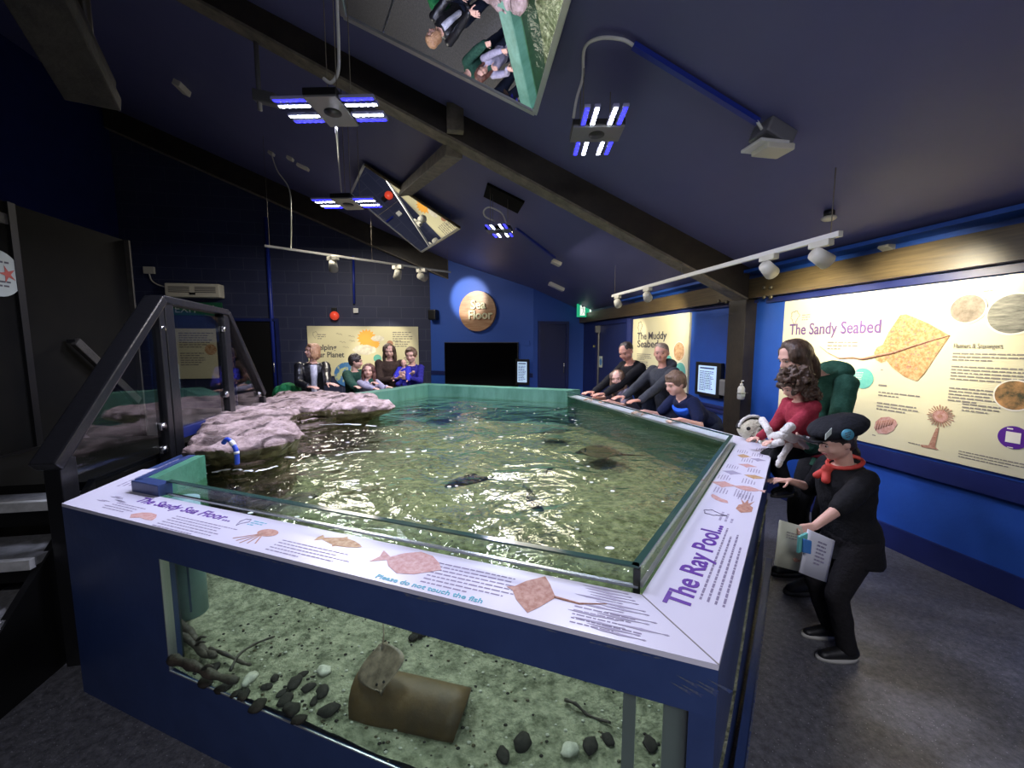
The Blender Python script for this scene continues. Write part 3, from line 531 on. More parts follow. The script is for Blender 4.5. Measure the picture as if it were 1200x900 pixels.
g = MB(); X, Y = V((1, 0, 0)), V((0, 1, 0)); g.loft([g.ring(p+UP*z, X, Y, r, r, 16) for z, r in ((0, .03), (.01, .037), (.12, .037), (.145, .025), (.15, .013))], M['pump']); g.build('bottle_body', None, t)
g = MB(); g.cyl(p+UP*.15, p+UP*.175, .016, m=M['white']); g.tube([p+UP*.175, p+UP*.205, p+UP*.207-DS*.03], .005, m=M['white']); g.build('pump', None, t)
g = MB(); g.box(p+UP*.06-V((0, .038, 0)), (.045, .003, .05), X, Y, m=M['dimw']); g.build('bottle_label', None, t)
g = MB(); g.tube([p+UP*.07+Y*.0+NO*.0+g_ for g_ in [NO*.085, NO*.04]], .006, m=M['bolt']); g.tube([p+UP*.07+X*.041*math.cos(a*PI/8)+Y*.041*math.sin(a*PI/8) for a in range(17)], .004, m=M['bolt']); g.build('wire_bracket', None, t)
# ================================================================ POOL
ZL = .90; ZW = .82; ZS = .30
A = V((-1.976, 1.697, 0)); B = V((.452, .81, 0)); C = V((1.80, 2.70, 0)); Dp = V((.93, 5.42, 0)); E_ = V((-1.37, 6.26, 0)); F_ = V((-2.02, 4.95, 0)); G_ = V((-2.62, 5.10, 0))
OUT = [A, B, C, Dp, E_, F_, G_]
def inset(P, d):
    n = len(P); R = []
    dd = d if isinstance(d, (list, tuple)) else [d]*n
    for i in range(n):
        a, b, c = P[i-1], P[i], P[(i+1) % n]; e1 = (b-a).normalized(); e2 = (c-b).normalized(); n1 = V((-e1.y, e1.x, 0)); n2 = V((-e2.y, e2.x, 0)); d1 = dd[i-1]; d2 = dd[i]
        det = e1.x*e2.y-e1.y*e2.x; q = (b+n2*d2)-(b+n1*d1)
        if abs(det) < 1e-4: R.append(b+n1*d1); continue
        t = (q.x*e2.y-q.y*e2.x)/det; R.append(b+n1*d1+e1*t)
    return R
INN = inset(OUT, [.235, .235, .235, .22, .22, .25, .25]); WALL = inset(OUT, .05); W2 = inset(OUT, .012)
FU = (B-A).normalized(); FN = V((-FU.y, FU.x, 0)); RU = (C-B).normalized(); RN = V((-RU.y, RU.x, 0))
tank = thing('touch_pool', (0, 3, 0), 'large dark blue many-sided touch pool with printed white rim and front viewing window', 'pool')
def seg(mb, a, b, z0, z1, th, m, inward=True):
    e = (b-a).normalized(); n = V((-e.y, e.x, 0))*(1 if inward else -1); mb.prism([a+UP*z0, b+UP*z0, b+n*th+UP*z0, a+n*th+UP*z0], z1-z0, m)
def ringband(mb, P, Q, z0, z1, m, sides=None):
    n = len(P)
    for i in (sides if sides is not None else range(n)):
        j = (i+1) % n; mb.prism([P[i]+UP*z0, P[j]+UP*z0, Q[j]+UP*z0, Q[i]+UP*z0], z1-z0, m)
for i, nm in enumerate(['apron']*7):
    g = MB(); ringband(g, OUT, inset(OUT, .06), .77, .886, M['tank'], [i]); g.build('apron', None, tank)
IB = inset(OUT, .02)
for i in range(1, 7):
    g = MB(); ringband(g, IB, inset(OUT, .07), 0, .77, M['tank'], [i]); g.build('side_panel', None, tank)
g = MB(); seg(g, A, A+FU*.65, 0, .77, .05, M['tank']); g.build('side_panel', None, tank)
g = MB(); seg(g, A+FU*.65+FN*.0, B, 0, .300, .009, M['tank']); seg(g, B-FU*.055, B, .295, .77, .05, M['tank']); g.build('window_surround', None, tank)
g = MB(); seg(g, A+FU*.65+FN*.001, B-FU*.06+FN*.001, .30, .775, .008, M['glass']); g.build('viewing_window', None, tank)
g = MB(); seg(g, A+FU*.647, A+FU*.654, .30, .77, .03, M['alu']); g.build('window_edge_strip', None, tank)
g = MB(); seg(g, A+FU*.65-FN*.001, B-FU*.06-FN*.001, .298, .303, .004, M['alu']); g.build('window_edge_strip', None, tank)
for u0, u1 in ((2.385, 2.415), (2.478, 2.53)):
    g = MB(); seg(g, A+FU*u0+FN*.028, A+FU*u1+FN*.028, .29, .775, .03, M['grey']); g.build('corner_post', None, tank)
g = MB(); g.prism([B+RU*.1-RN*.0+UP*0, C+UP*0, C-RN*.035, B+RU*.1-RN*.035], .09, M['tank']); g.build('kick_plinth', None, tank)
g = MB(); g.beam(B+RU*.1-RN*.036+UP*.092, C-RN*.036+UP*.092, .006, .008, m=M['scuff']); g.build('plinth_edge_strip', None, tank)
# scuffed edges along the apron
rnd = random.Random(5)
for k in range(16):
    g = MB()
    u0 = rnd.uniform(.75, 2.4); l = rnd.uniform(.02, .12); p = A+FU*u0-FN*.0008+UP*(.884-rnd.random()*.005); g.quads([p, p+FU*l, p+FU*l*.8-UP*.004, p-UP*.003], [(0, 1, 2, 3)], M['scuff']); g.build('paint_chip', None, tank)
for k in range(6):
    g = MB()
    p = B-FU*rnd.uniform(.02, .1)-FN*.001+UP*rnd.uniform(.83, .875); g.quads([p, p+FU*.05-UP*.012, p+FU*.045-UP*.02], [(0, 1, 2)], M['scuff']); g.build('paint_chip', None, tank)
# printed label boards on the rim
LI = inset(OUT, [.20, .215, .21, .2, .2, .2, .2])
def board(i, j, nm='label_board', m=None, zz=(.886, .90)):
    g = MB(); ringband(g, OUT, LI, zz[0], zz[1], m or M['label'], [i]); return g.build(nm, None, tank)
bf = board(0, 1); br_ = board(1, 2); bb_ = board(2, 3)
g = MB(); pG = SO(2.50, (A.dot(NO))); iG = SO(2.50, A.dot(NO)+.2); g.prism([A+UP*.886, LI[0]+UP*.886, V((iG.x, iG.y, .886)), V((pG.x, pG.y, .886))], .014, M['label']); bl_ = g.build('label_board', None, tank)
g = MB(); ringband(g, OUT, INN, .80, .97, M['rimgreen'], [3, 4]); g.build('raised_rim', None, tank)
for i in (3, 4):
    g = MB(); ringband(g, inset(OUT, .01), inset(INN, -.01), .965, .975, M['rimgreen'], [i]); g.build('rim_capping', None, tank)
# inner walls
g = MB(); IN2 = inset(INN, -.012)
ringband(g, IN2, inset(IN2, -.02), ZS-.02, .80, M['poolteal'], [3, 4]); g.build('pool_wall', None, tank)
g = MB(); ringband(g, inset(OUT, .072), inset(OUT, .09), ZS-.05, .885, mat('side_teal_wall', (.05, .13, .10), .5, col2=(.09, .19, .15), scale=5), [1, 2]); g.build('pool_wall', None, tank)
g = MB(); ringband(g, inset(OUT, .072), inset(OUT, .09), ZS-.05, .885, M['dark'], [5, 6]); seg(g, A+FN*.052+FU*.05, A+FU*.64+FN*.052, ZS-.05, .885, .01, M['dark']); g.build('pool_wall', None, tank)
a = INN[0]; oL = A.dot(NO)+.235; p1 = SO(a.dot(DS), oL); p2 = SO(2.56, oL)
g = MB(); g.prism([p1+UP*.55, p2+UP*.55, p2+UP*.55+NO*.05, p1+UP*.55+NO*.05], .40, M['pool']); tag(g.build('pool_wall', None, tank), 'bright green algae covered inner wall', None)
g = MB(); g.prism([p1+UP*.90-NO*.035, p2+UP*.90-NO*.035, p2+UP*.90, p1+UP*.90], .055, M['tank']); g.box(INN[0]+FU*.06-FN*.01+UP*.925, (.20, .06, .055), FU, FN, m=M['tank'], bevel=.004); g.build('blue_edging', None, tank)
# glass upstands on front and right
g = MB(); i0 = INN[0]+FU*.15; zz0, zz1 = .80, .955
seg(g, i0, INN[1], zz0, zz1, .018, M['glass']); g.build('glass_upstand', None, tank)
g = MB(); seg(g, INN[1], INN[2], zz0, zz1, .018, M['glass']); g.build('glass_upstand', None, tank)
g = MB(); seg(g, INN[2], INN[3], zz0, zz1, .018, M['glass']); g.build('glass_upstand', None, tank)
gm = mat('glass_edge', (.03, .07, .055), .12); gm2 = mat('black_seal', (.01, .012, .01), .3)
for i, q0 in ((0, i0), (1, INN[1]), (2, INN[2])):
    q1 = INN[i+1]; g = MB(); seg(g, q0, q1, zz1, zz1+.006, .022, gm); g.build('glass_top_edge', None, tank)
    e = (q1-q0).normalized(); n = V((-e.y, e.x, 0)); g = MB(); seg(g, q0-n*.012, q1-n*.012, .90, .908, .012, M['steel'] if i == 0 else M['alu']); g.build('seal_strip', None, tank)
g = MB(); g.box(INN[1]+UP*.875+FU*-.005+FN*.008, (.02, .02, .155), FU, FN, m=gm2); g.build('corner_joint', None, tank)
# seam between the boards
g = MB(); g.beam(B+UP*.9008, LI[1]+UP*.9008, .003, .001, m=M['gtext']); g.build('mitre_joint', None, br_)
# ---- print on the boards
def lab(x, y): return onz(x, y, ZL)
def fz(u, v): return A+FU*u+FN*v+UP*ZL
def rz(u, v): return B+RU*u+RN*v+UP*ZL
text('lettering', 'The Sandy Sea Floor...', fz(.27, .125), FU, FN, .062, M['purple'], bf, extr=.0004, bold=.0008, off=.0006, width=.60)
text('lettering', 'Please do not touch the fish', fz(1.66, .012), FU, FN, .026, M['teal'], bf, extr=.0003, bold=.0005, off=.0006, width=.35)
text('lettering', 'The Ray Pool...', rz(.15, .095), RU, RN, .093, M['purple'], br_, extr=.0004, bold=.0018, off=.0006, width=.60)
def fl(u, v, w, n, seed, lh=.0165): g = MB(); lines(g, fz(u, v), FU, FN, w, lh, n, m=M['ltext'], seed=seed, off=.0006, h=lh*.32); g.build('text_lines', None, bf)
fl(.22, .085, .20, 4, 31); fl(.62, .085, .36, 6, 32); fl(1.20, .085, .34, 5, 33); fl(1.80, .145, .30, 7, 34, .0175); fl(2.25, .085, .18, 5, 35, .016)
def rl(u, v, w, n, seed, lh=.02): g = MB(); lines(g, rz(u, v), RU, RN, w, lh, n, m=M['ltext'], seed=seed, off=.0006, h=lh*.32); g.build('text_lines', None, br_)
rl(.22, .075, .58, 4, 41, .019)
fishp = [(-1, .02), (-.93, .22), (-.72, .07), (-.4, .2), (-.1, .3), (0, .42), (.12, .3), (.5, .24), (.85, .1), (1, 0), (.85, -.1), (.5, -.2), (.1, -.25), (0, -.33), (-.1, -.22), (-.5, -.12), (-.72, -.05), (-.93, -.22)]
flat = [(-1, .3), (-.9, 0), (-1, -.3), (-.62, -.08), (-.4, -.3), (0, -.5), (.4, -.4), (.75, -.15), (.95, 0), (.75, .25), (.4, .5), (0, .58), (-.4, .35), (-.62, .08)]
rayp = [(-1, 0), (-.75, .12), (-.5, .5), (0, .95), (.25, .6), (.5, .15), (.6, 0), (.5, -.15), (.25, -.6), (0, -.95), (-.5, -.5), (-.75, -.12)]
skate = [(0, 1), (.25, .55), (.95, .0), (.3, -.45), (0, -.75), (-.3, -.45), (-.95, 0), (-.25, .55)]
squid = [(-1, .1), (-.6, .35), (0, .3), (.2, .15), (.9, .3), (.4, .08), (1, 0), (.4, -.08), (.9, -.3), (.2, -.15), (0, -.3), (-.6, -.3)]
prawn = [(-1, 0), (-.7, .35), (-.2, .5), (.4, .45), (.8, .2), (1, -.1), (.5, -.15), (0, -.1), (-.5, -.3)]
def pic(nm, c, u, v, pts, s, m, par, rot=0): g = MB(); shape(g, c, u, v, pts, m, off=.0006, th=.0004, sc=s, rot=rot); return g, par, nm
def fin(t_): t_[0].build(t_[2], None, t_[1])
fin(pic('prawn_picture', fz(.50, .035), FU, FN, prawn, .075, M['pink'], bf))
q = pic('crab_picture', fz(1.10, .11), FU, FN, circ(.5, 20, 1.7), .052, M['sepia'], bf)
for k in range(5): q[0].beam(fz(1.09, .10)+UP*.001, fz(1.02+k*.028, .02+.008*abs(k-2))+UP*.001, .005, .0006, m=M['sepia'])
fin(q)
fin(pic('fish_picture', fz(1.40, .145), FU, FN, fishp, .10, M['ochre'], bf, PI*0))
fin(pic('flatfish_picture', fz(1.71, .115), FU, FN, flat, .125, M['pink'], bf))
q = pic('ray_picture', fz(2.14, .105), FU, FN, rayp, .092, M['sepia'], bf, PI*0); q[0].tube([fz(2.19, .105)+UP*.001, fz(2.26, .10)+UP*.001, fz(2.33, .125)+UP*.001], [.004, .003, .001], 5, M['sepia']); fin(q)
g = MB(); rnd = random.Random(9)
for k in range(15):
    u = 2.30+rnd.random()*.15-(k % 5)*.0; v = .02+.012*k; c0 = fz(min(u+.02*k*.0, 2.52-v*.78-.055), v); shape(g, c0, FU, FN, [(x, y*.2) for x, y in fishp], M['greyfish'], off=.0006, th=.0004, sc=.065, rot=PI)
g.build('shoal_picture', None, bf)
g = MB(); rnd = random.Random(12)
for k in range(9): shape(g, fz(.12+rnd.random()*.16, .04+rnd.random()*.1), FU, FN, [(x, y*.4) for x, y in fishp], M['greyfish'], off=.0006, th=.0004, sc=.03, rot=PI)
g.build('shoal_picture', None, bf)
g = MB(); logo(g, fz(.93, .15), FU, FN, .018, M['greyfish']); lines(g, fz(.96, .16), FU, FN, .07, .014, 3, m=M['teal'], off=.0006); g.build('logo_drawing', None, bf)
g = MB(); logo(g, rz(.86, .155), RU, RN, .026, M['greyfish']); lines(g, rz(.83, .085), RN, -RU, .07, .022, 3, m=M['greyfish'], off=.0006) if False else lines(g, rz(.80, .11), RU, RN, .10, .02, 3, m=M['greyfish'], off=.0006); g.build('logo_drawing', None, br_)
items = [(1.02, .045, squid, .09, M['sepia'], 0, 0), (1.05, .15, prawn, .055, M['pink'], 1, .8), (1.27, .165, skate, .062, M['pink'], 2, 0), (1.27, .055, flat, .07, M['pink'], 0, 0), (1.49, .05, rayp, .05, M['ochre'], 0, 0), (1.50, .155, skate, .05, M['greyfish'], 3, 0), (1.69, .10, skate, .05, M['pink'], 1, 0), (1.86, .06, skate, .045, M['greyfish'], 2, 0), (1.90, .145, rayp, .05, M['ochre'], 2, PI/2), (2.03, .05, squid, .05, M['greyfish'], 2, 0)]
for k, (u, v, p_, s_, m_, _, r_) in enumerate(items):
    fin(pic('sea_creature_picture', rz(u, v), RU, RN, p_, s_, m_, br_, r_+(PI/2 if p_ is skate or p_ is flat else 0)))
    rl(u+.075, v+.035, .09, 5, 60+k, .013)
rl(1.12, .10, .12, 7, 80, .012)
g = MB(); lines(g, A+DS*.2+NO*.08+UP*ZL, DS, -NO, .5, .025, 3, m=M['greyfish'], off=.0006, seed=90)
g.build('text_lines', None, bl_)
# ---- water, sand
g = MB(); g.quads([p+UP*ZW for p in inset(OUT, .03)], [tuple(range(7))], M['water'])
water = tag(g.build('water'), 'clear rippled greenish water filling the whole touch pool', 'water')
bm = bmesh.new(); P = inset(OUT, .011); vs = [bm.verts.new(p) for p in P]; bm.faces.new(vs); bmesh.ops.triangulate(bm, faces=bm.faces[:])
for it in range(6): bmesh.ops.subdivide_edges(bm, edges=[e for e in bm.edges if e.calc_length() > .07], cuts=1, use_grid_fill=True); bmesh.ops.triangulate(bm, faces=bm.faces[:])
SN = lambda x, y: ZS+.012+.030*noise.noise(V((x*2.2, y*2.2, 0)))+.014*noise.noise(V((x*8, y*8, 3)))+.20*(lambda t: t*t*(3-2*t))(max(0, min(1, ((V((x, y, 0))-A).dot(FN)-.35)/1.1)))
for v in bm.verts: v.co.z = SN(v.co.x, v.co.y)
for f in bm.faces: f.smooth = True
me = bpy.data.meshes.new('sand_bed'); bm.to_mesh(me); bm.free(); me.materials.append(M['sand']); tag(link('sand_bed', me), 'mottled green and pale sand covering the pool bottom', 'sand', kind='stuff')
def winpt(x, y, z=.32): return onz(x, y, z)
# stones on the sand near the window
rs = random.Random(21)
def stone(c, r, m, nm, label, cat='stone', group=None, flat_=.5, elong=1.4):
    g = MB(); g.ell((0, 0, 0), r*elong, r, r*flat_, n=14, k=9); b = g.bm; rot = Matrix.Rotation(rs.random()*6.3, 4, 'Z')
    for v in b.verts: v.co *= 1+.35*noise.noise(v.co*(1.3/r)+V((rs.random()*.01+c.x*20, c.y*20, 0)))
    for v in b.verts: v.co = rot @ v.co+V((c.x, c.y, SN(c.x, c.y)+r*flat_*.55))
    o = g.build(nm, m); tag(o, label, cat, group); return o
spots = [(276, 808), (262, 800), (302, 826), (285, 812), (335, 820), (342, 832), (355, 790), (345, 800), (362, 808), (330, 812), (322, 795), (368, 824), (378, 815), (350, 845), (240, 795), (250, 780), (385, 835), (312, 805)]
for x, y in spots: stone(winpt(x, y), rs.uniform(.013, .025), M['stone'], 'dark_stone', 'dark wet stone in the heap of stones at the left end of the viewing window', group='dark stones heaped at the window left')
for (x, y, r, l) in [(612, 868, .026, 'pointed dark stone on the sand right of the brown tunnel'), (590, 885, .02, 'small dark stone nearest the glass right of the brown tunnel'), (692, 875, .022, 'dark stone beside the two slender posts, lowest one'), (712, 868, .018, 'dark stone just left of the slender window post'), (492, 744, .03, 'dark stone lying deeper on the sand above the brown tunnel'), (485, 750, .02, 'smaller dark stone lying deeper on the sand above the brown tunnel'), (762, 872, .02, 'dark stone between the two window posts')]:
    stone(winpt(x, y), r, M['stone'], 'dark_stone', l)
for (x, y, l) in [(293, 793, 'pale shell among the dark stones at the window left'), (380, 790, 'pale pebble on the sand above the dark stones'), (668, 880, 'pale oval shell on the sand at the right of the window')]:
    stone(winpt(x, y), .024, M['shell'], 'pale_shell', l, 'shell')
g = MB(); rg = random.Random(44)
for k in range(900):
    u, v = rg.uniform(.66, 2.5), rg.uniform(.05, 1.6)*rg.random()**.6; q_ = A+FU*u+FN*v; r = rg.uniform(.002, .006); m_ = [M['shell'], M['stone'], M['rockw']][rg.randrange(3)]
    g.ell(V((q_.x, q_.y, SN(q_.x, q_.y)+r*.3)), r*1.3, r, r*.6, n=7, k=4, m=m_)
tag(g.build('sand_grit'), 'scattered shell chips and grit on the sand behind the window', 'grit', kind='stuff')
# driftwood pieces
for k, (pts, r, l) in enumerate([
   ([(200, 722), (222, 745), (238, 762), (252, 770)], .017, 'upper dark driftwood branch by the grey pipe inside the tank'),
   ([(200, 742), (218, 752), (240, 768), (254, 770)], .014, 'middle dark driftwood branch lying towards the glass'),
   ([(201, 775), (225, 785), (250, 792), (278, 800)], .019, 'lowest thick driftwood branch lying along the glass'),
   ([(270, 786), (280, 770), (300, 752), (322, 745)], .006, 'thin forked dark twig standing on the sand in the window'),
   ([(245, 760), (262, 768), (285, 775), (294, 778)], .008, 'thin dark twig reaching right from the driftwood'),
   ([(662, 820), (675, 828), (690, 836), (716, 846)], .006, 'thin black twig lying on the sand near the window posts')]):
    g = MB(); P = []
    for i, (x, y) in enumerate(pts):
        p = winpt(x, y, .34 if r > .01 else .33); P.append(p+UP*(.01*math.sin(i*2)+(.01 if r > .01 else 0)))
    P = spline(P, 4); g.tube(P, [max(.003, r*(1-.35*i/len(P))*(1+.25*math.sin(i*1.9))) for i in range(len(P))], 9, M['driftwood'])
    if r > .012:
        q = P[len(P)//2]; g.tube([q, q+V((.03, -.01, .03)), q+V((.06, -.02, .035))], [r*.5, r*.35, .003], 7, M['driftwood'])
    one('driftwood', g, None, l, 'driftwood')
# brown half-pipe tunnel
a = winpt(412, 842, .31)+FN*.02; b = winpt(528, 868, .31)+FN*.03
ax = (b-a).normalized(); sd = V((-ax.y, ax.x, 0)); R0 = .098; g = MB(); Rg = []
c0, c1 = a+sd*.07, b+sd*.06
for k in range(9):
    t = k/8; c = c0.lerp(c1, t); rr = R0*(1.05-.12*t)
    rg = []
    for j in range(13): th_ = PI*j/12; rg.append(c+sd*math.cos(th_)*rr+UP*(math.sin(th_)*rr*1.05-.015)+ax*(.03*(t-.5)*2*math.sin(th_)))
    for j in range(12, -1, -1): th_ = PI*j/12; rg.append(c+sd*math.cos(th_)*(rr-.008)+UP*(math.sin(th_)*(rr-.008)*1.05-.015)+ax*(.03*(t-.5)*2*math.sin(th_)))
    Rg.append(rg)
g.loft(Rg, M['clay'], caps=True); one('clay_tunnel', g, None, 'brown half-round clay tunnel standing on the sand behind the viewing window', 'tunnel')
def ray_fish(c, s, yaw, m, label, z, tilt=0, bend=.12, nm='ray', roll=0):
    t = thing(nm, (c[0], c[1], z), label, 'ray'); Rm = Matrix.Rotation(yaw, 3, 'Z') @ Matrix.Rotation(tilt, 3, 'Y') @ Matrix.Rotation(roll, 3, 'X')
    def T(x, y, zz): return V((c[0], c[1], z))+Rm @ V((x*s, y*s, zz*s))
    g = MB(); N_ = 14; Rg = []
    for i in range(N_+1):
        u = i/N_; x = .55-u*1.05; w = .62*(math.sin(PI*min(1, u*1.02))**.8)*(1-.25*abs(u-.45)) + .01
        th_ = .085*math.sin(PI*min(1, u+.02))**.6+.004; top, bot = [], []
        for j in range(11):
            f = -1+2*j/10; top.append(T(x-.10*abs(f), f*w, th_*(1-f*f)**1.2+bend*abs(f)**2*.6+.004)); 
        for j in range(10, -1, -1):
            f = -1+2*j/10; bot.append(T(x-.10*abs(f), f*w, -.02*(1-f*f)+bend*abs(f)**2*.6))
        Rg.append(top+bot)
    g.loft(Rg, m)
    for sy in (-1, 1): g.ell(T(-.52, sy*.09, .01), .1*s, .07*s, .015*s, Rm @ V((1, 0, 0)), Rm @ V((0, 1, 0)), Rm @ V((0, 0, 1)), m=m)
    g.build('body', None, t)
    g = MB(); g.tube([T(-.45, 0, .03), T(-.8, .03, .02), T(-1.1, .0, .015), T(-1.35, -.04, .01)], [.035*s, .022*s, .012*s, .004*s], 8, m); g.build('tail', None, t)
    for sy in (-1, 1): g = MB(); g.ell(T(.30, sy*.09, .085), .03*s, .03*s, .03*s, m=M['stone']); g.build('eye', None, t)
    return t
p = (winpt(446, 795, .42)); ray_fish((p.x+.0, p.y+.02), .145, math.radians(-75), M['rayskin'], 'mottled brown thornback ray perched over the clay tunnel', .435, tilt=math.radians(30), roll=math.radians(25))
def uw(x, y, z=.5): return onz(x, y, z)
p = uw(650, 508, .6); ray_fish(p, .30, math.radians(20), M['raydark'], 'dark ray swimming in the middle of the far half of the pool', .62)
p = uw(700, 532, .6); ray_fish(p, .36, math.radians(170), M['rayback'], 'reddish brown ray swimming near the right side of the pool', .60)
p = uw(520, 487, .6); ray_fish(p, .42, math.radians(5), M['raydark'], 'long dark ray under the water close to the far pool wall', .62)
p = uw(355, 585, .60); ray_fish(p, .17, math.radians(30), M['raydark'], 'small dark ray resting on the sand at the left front of the pool', .60)
def fish(a, b, wd, m, label, z, band=False):
    a = V((a.x, a.y, z)); b = V((b.x, b.y, z)); ax = (b-a); L = ax.length; ax.normalize(); sd = V((-ax.y, ax.x, 0)); t = thing('fish', (a+b)/2, label, 'fish'); g = MB(); Rg = []
    prof = [(0, .15), (.06, .55), (.18, .9), (.35, 1), (.55, .8), (.75, .4), (.86, .2), (.88, .2)]
    for u, w in prof: c = a+ax*L*u+sd*.06*L*math.sin(u*5); Rg.append(g.ring(c, sd, UP, wd*w, wd*w*1.5, 12))
    g.loft(Rg, m); g.build('body', None, t)
    c = a+ax*L*.87+sd*.06*L*math.sin(.87*5); g = MB(); g.prism([c-UP*wd*.2, c+ax*L*.14+UP*wd*1.2, c+ax*L*.10, c+ax*L*.14-UP*wd*1.2], .006, m, sd); g.build('tail_fin', None, t)
    for sy in (-1, 1):
        c = a+ax*L*.28+sd*sy*wd*.8; g = MB(); g.prism([c, c+sd*sy*wd*1.2+ax*L*.08, c+ax*L*.10+sd*sy*.2*wd], .004, m); g.build('fin', None, t)
    g = MB(); c = a+ax*L*.3+UP*wd*1.35; g.prism([c, c+ax*L*.3, c+ax*L*.22+UP*wd*.8, c+ax*.02+UP*wd*.6], .004, m, sd); g.build('dorsal_fin', None, t)
    return t
fish(uw(521, 570, .72), uw(585, 557, .72), .022, M['fishdark'], 'slim dark fish swimming at the centre of the pool pointing left', .72)
fish(uw(637, 598, .70), uw(609, 568, .70), .022, M['fishdark'], 'dark speckled fish swimming right of the centre towards the front rim', .70)
fish(uw(638, 558, .6), uw(648, 546, .6), .015, M['fishdark'], 'small faint dark fish behind the speckled one', .6)
# grey-blue pipe standing inside the left end
g = MB(); pp_ = winpt(221, 722, .33); g.cyl(V((pp_.x-.02, pp_.y+.04, .31)), V((pp_.x-.02, pp_.y+.04, .88)), .068, n=24, m=M['pipe']); 
t = thing('standpipe', (pp_.x, pp_.y, .31), 'pale grey-blue upright pipe inside the tank at the window left', 'pipe'); g.build('pipe_body', None, t)
g = MB(); cx_ = V((pp_.x-.02, pp_.y+.04, 0)); d_ = (V((0, 0, 0))-cx_).normalized(); g.beam(cx_+d_*.069+UP*.36, cx_+d_*.069+UP*.88, .008, .004, up=d_, m=M['stripe']); g.build('stripe', None, t)
# rock ledge
def rockmesh(outl, z0, z1, name, seed):
    P = [V((x, y, 0)) for x, y in outl]; c = sum(P, V())/len(P); dense = spline(P+[P[0]], 5)[:-1]
    g = MB(); Rg = []
    for z, s_ in ((z0, .62), (z0+.03, .80), (z0+(z1-z0)*.5, .93), (z1-.07, 1.0), (z1-.03, .985), (z1, .93), (z1+.018, .75), (z1+.025, .4), (z1+.02, .05)):
        Rg.append([c+(p-c)*s_+UP*z for p in dense])
    g.loft(Rg)
    def dsp(co, n):
        st = noise.noise(V((co.x*1.2, co.y*1.2, co.z*26+seed)))*.020; a_ = noise.fractal(V((co.x*4, co.y*4, co.z*6+seed)), .8, 2.2, 4)*.035
        cr_ = -abs(noise.noise(V((co.x*3+co.y*5, co.y*2-co.x, seed))))*.0
        ridg = (1-abs(noise.noise(V((co.x*3.2+9, co.y*6.5, seed))))*2.4); ridg = max(0, ridg)**5*-.022
        return n*(a_+ridg)+V((n.x, n.y, 0))*st*1.4+V((0, 0, 1))*0
    me = remesh(g, .016, 2, dsp)
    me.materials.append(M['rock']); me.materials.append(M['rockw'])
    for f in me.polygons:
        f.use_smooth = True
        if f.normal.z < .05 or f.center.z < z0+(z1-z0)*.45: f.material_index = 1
    return me
rl_ = thing('rock_ledge', (-2.1, 3.4, .78), 'pinkish layered rock ledge overhanging the left side of the pool', 'rock')
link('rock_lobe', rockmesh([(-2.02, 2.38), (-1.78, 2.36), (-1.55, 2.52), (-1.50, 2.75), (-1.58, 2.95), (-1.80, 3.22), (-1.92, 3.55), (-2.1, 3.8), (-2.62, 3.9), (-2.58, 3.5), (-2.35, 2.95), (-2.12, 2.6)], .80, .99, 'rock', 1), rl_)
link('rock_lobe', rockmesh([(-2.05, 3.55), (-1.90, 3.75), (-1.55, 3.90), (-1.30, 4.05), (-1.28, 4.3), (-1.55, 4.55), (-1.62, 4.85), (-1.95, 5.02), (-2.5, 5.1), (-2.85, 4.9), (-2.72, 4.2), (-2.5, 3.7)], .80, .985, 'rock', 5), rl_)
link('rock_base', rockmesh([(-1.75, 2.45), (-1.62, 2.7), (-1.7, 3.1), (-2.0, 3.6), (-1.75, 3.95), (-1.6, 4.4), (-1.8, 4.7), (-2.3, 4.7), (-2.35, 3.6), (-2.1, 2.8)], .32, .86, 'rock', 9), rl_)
# blue hose over the ledge
HQ = (-1.75, 2.30, 0); hp = [onp(x, y, HQ, FN) for x, y in ((262, 519), (266, 515), (272, 519), (277, 529), (278, 544))]
t = thing('water_hose', hp[-1], 'curved blue hose hooked over the rock ledge into the water', 'hose'); g = MB(); S_ = spline(hp, 5); g.tube(S_, .013, 10, M['hose']); g.build('hose_tube', None, t)
g = MB(); g.tube(S_[9:13], .0142, 10, M['hosew']); g.tube(S_[15:17], .0142, 10, M['hosew']); g.build('white_band', None, t)
# ripple highlights and reflection glints put in as white shapes on the water
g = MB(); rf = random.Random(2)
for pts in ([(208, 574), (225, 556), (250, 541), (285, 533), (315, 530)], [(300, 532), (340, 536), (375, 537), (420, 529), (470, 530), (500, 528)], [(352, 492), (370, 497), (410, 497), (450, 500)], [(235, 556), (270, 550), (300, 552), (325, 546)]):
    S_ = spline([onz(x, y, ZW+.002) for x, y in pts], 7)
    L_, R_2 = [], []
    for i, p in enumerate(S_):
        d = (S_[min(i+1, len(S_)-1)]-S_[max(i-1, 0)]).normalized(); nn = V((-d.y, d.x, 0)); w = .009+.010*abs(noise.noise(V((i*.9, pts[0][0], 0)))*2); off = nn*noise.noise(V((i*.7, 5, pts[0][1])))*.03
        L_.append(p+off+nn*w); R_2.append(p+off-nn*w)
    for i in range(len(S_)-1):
        if rf.random() < .72: g.quads([L_[i], L_[i+1], R_2[i+1], R_2[i]], [(0, 1, 2, 3)], M['glint'])
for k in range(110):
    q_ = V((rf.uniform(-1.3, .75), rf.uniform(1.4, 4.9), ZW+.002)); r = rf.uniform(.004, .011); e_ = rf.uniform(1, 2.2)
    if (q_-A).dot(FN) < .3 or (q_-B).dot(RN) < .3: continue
    g.quads([q_+V((math.cos(a_)*r*e_, math.sin(a_)*r, 0)) for a_ in [i*PI/3 for i in range(6)]], [tuple(range(6))], M['glint'])
tag(g.build('painted_glints'), 'painted white ripple highlights and reflection glints on the water beside the rock ledge', 'glint', kind='stuff')
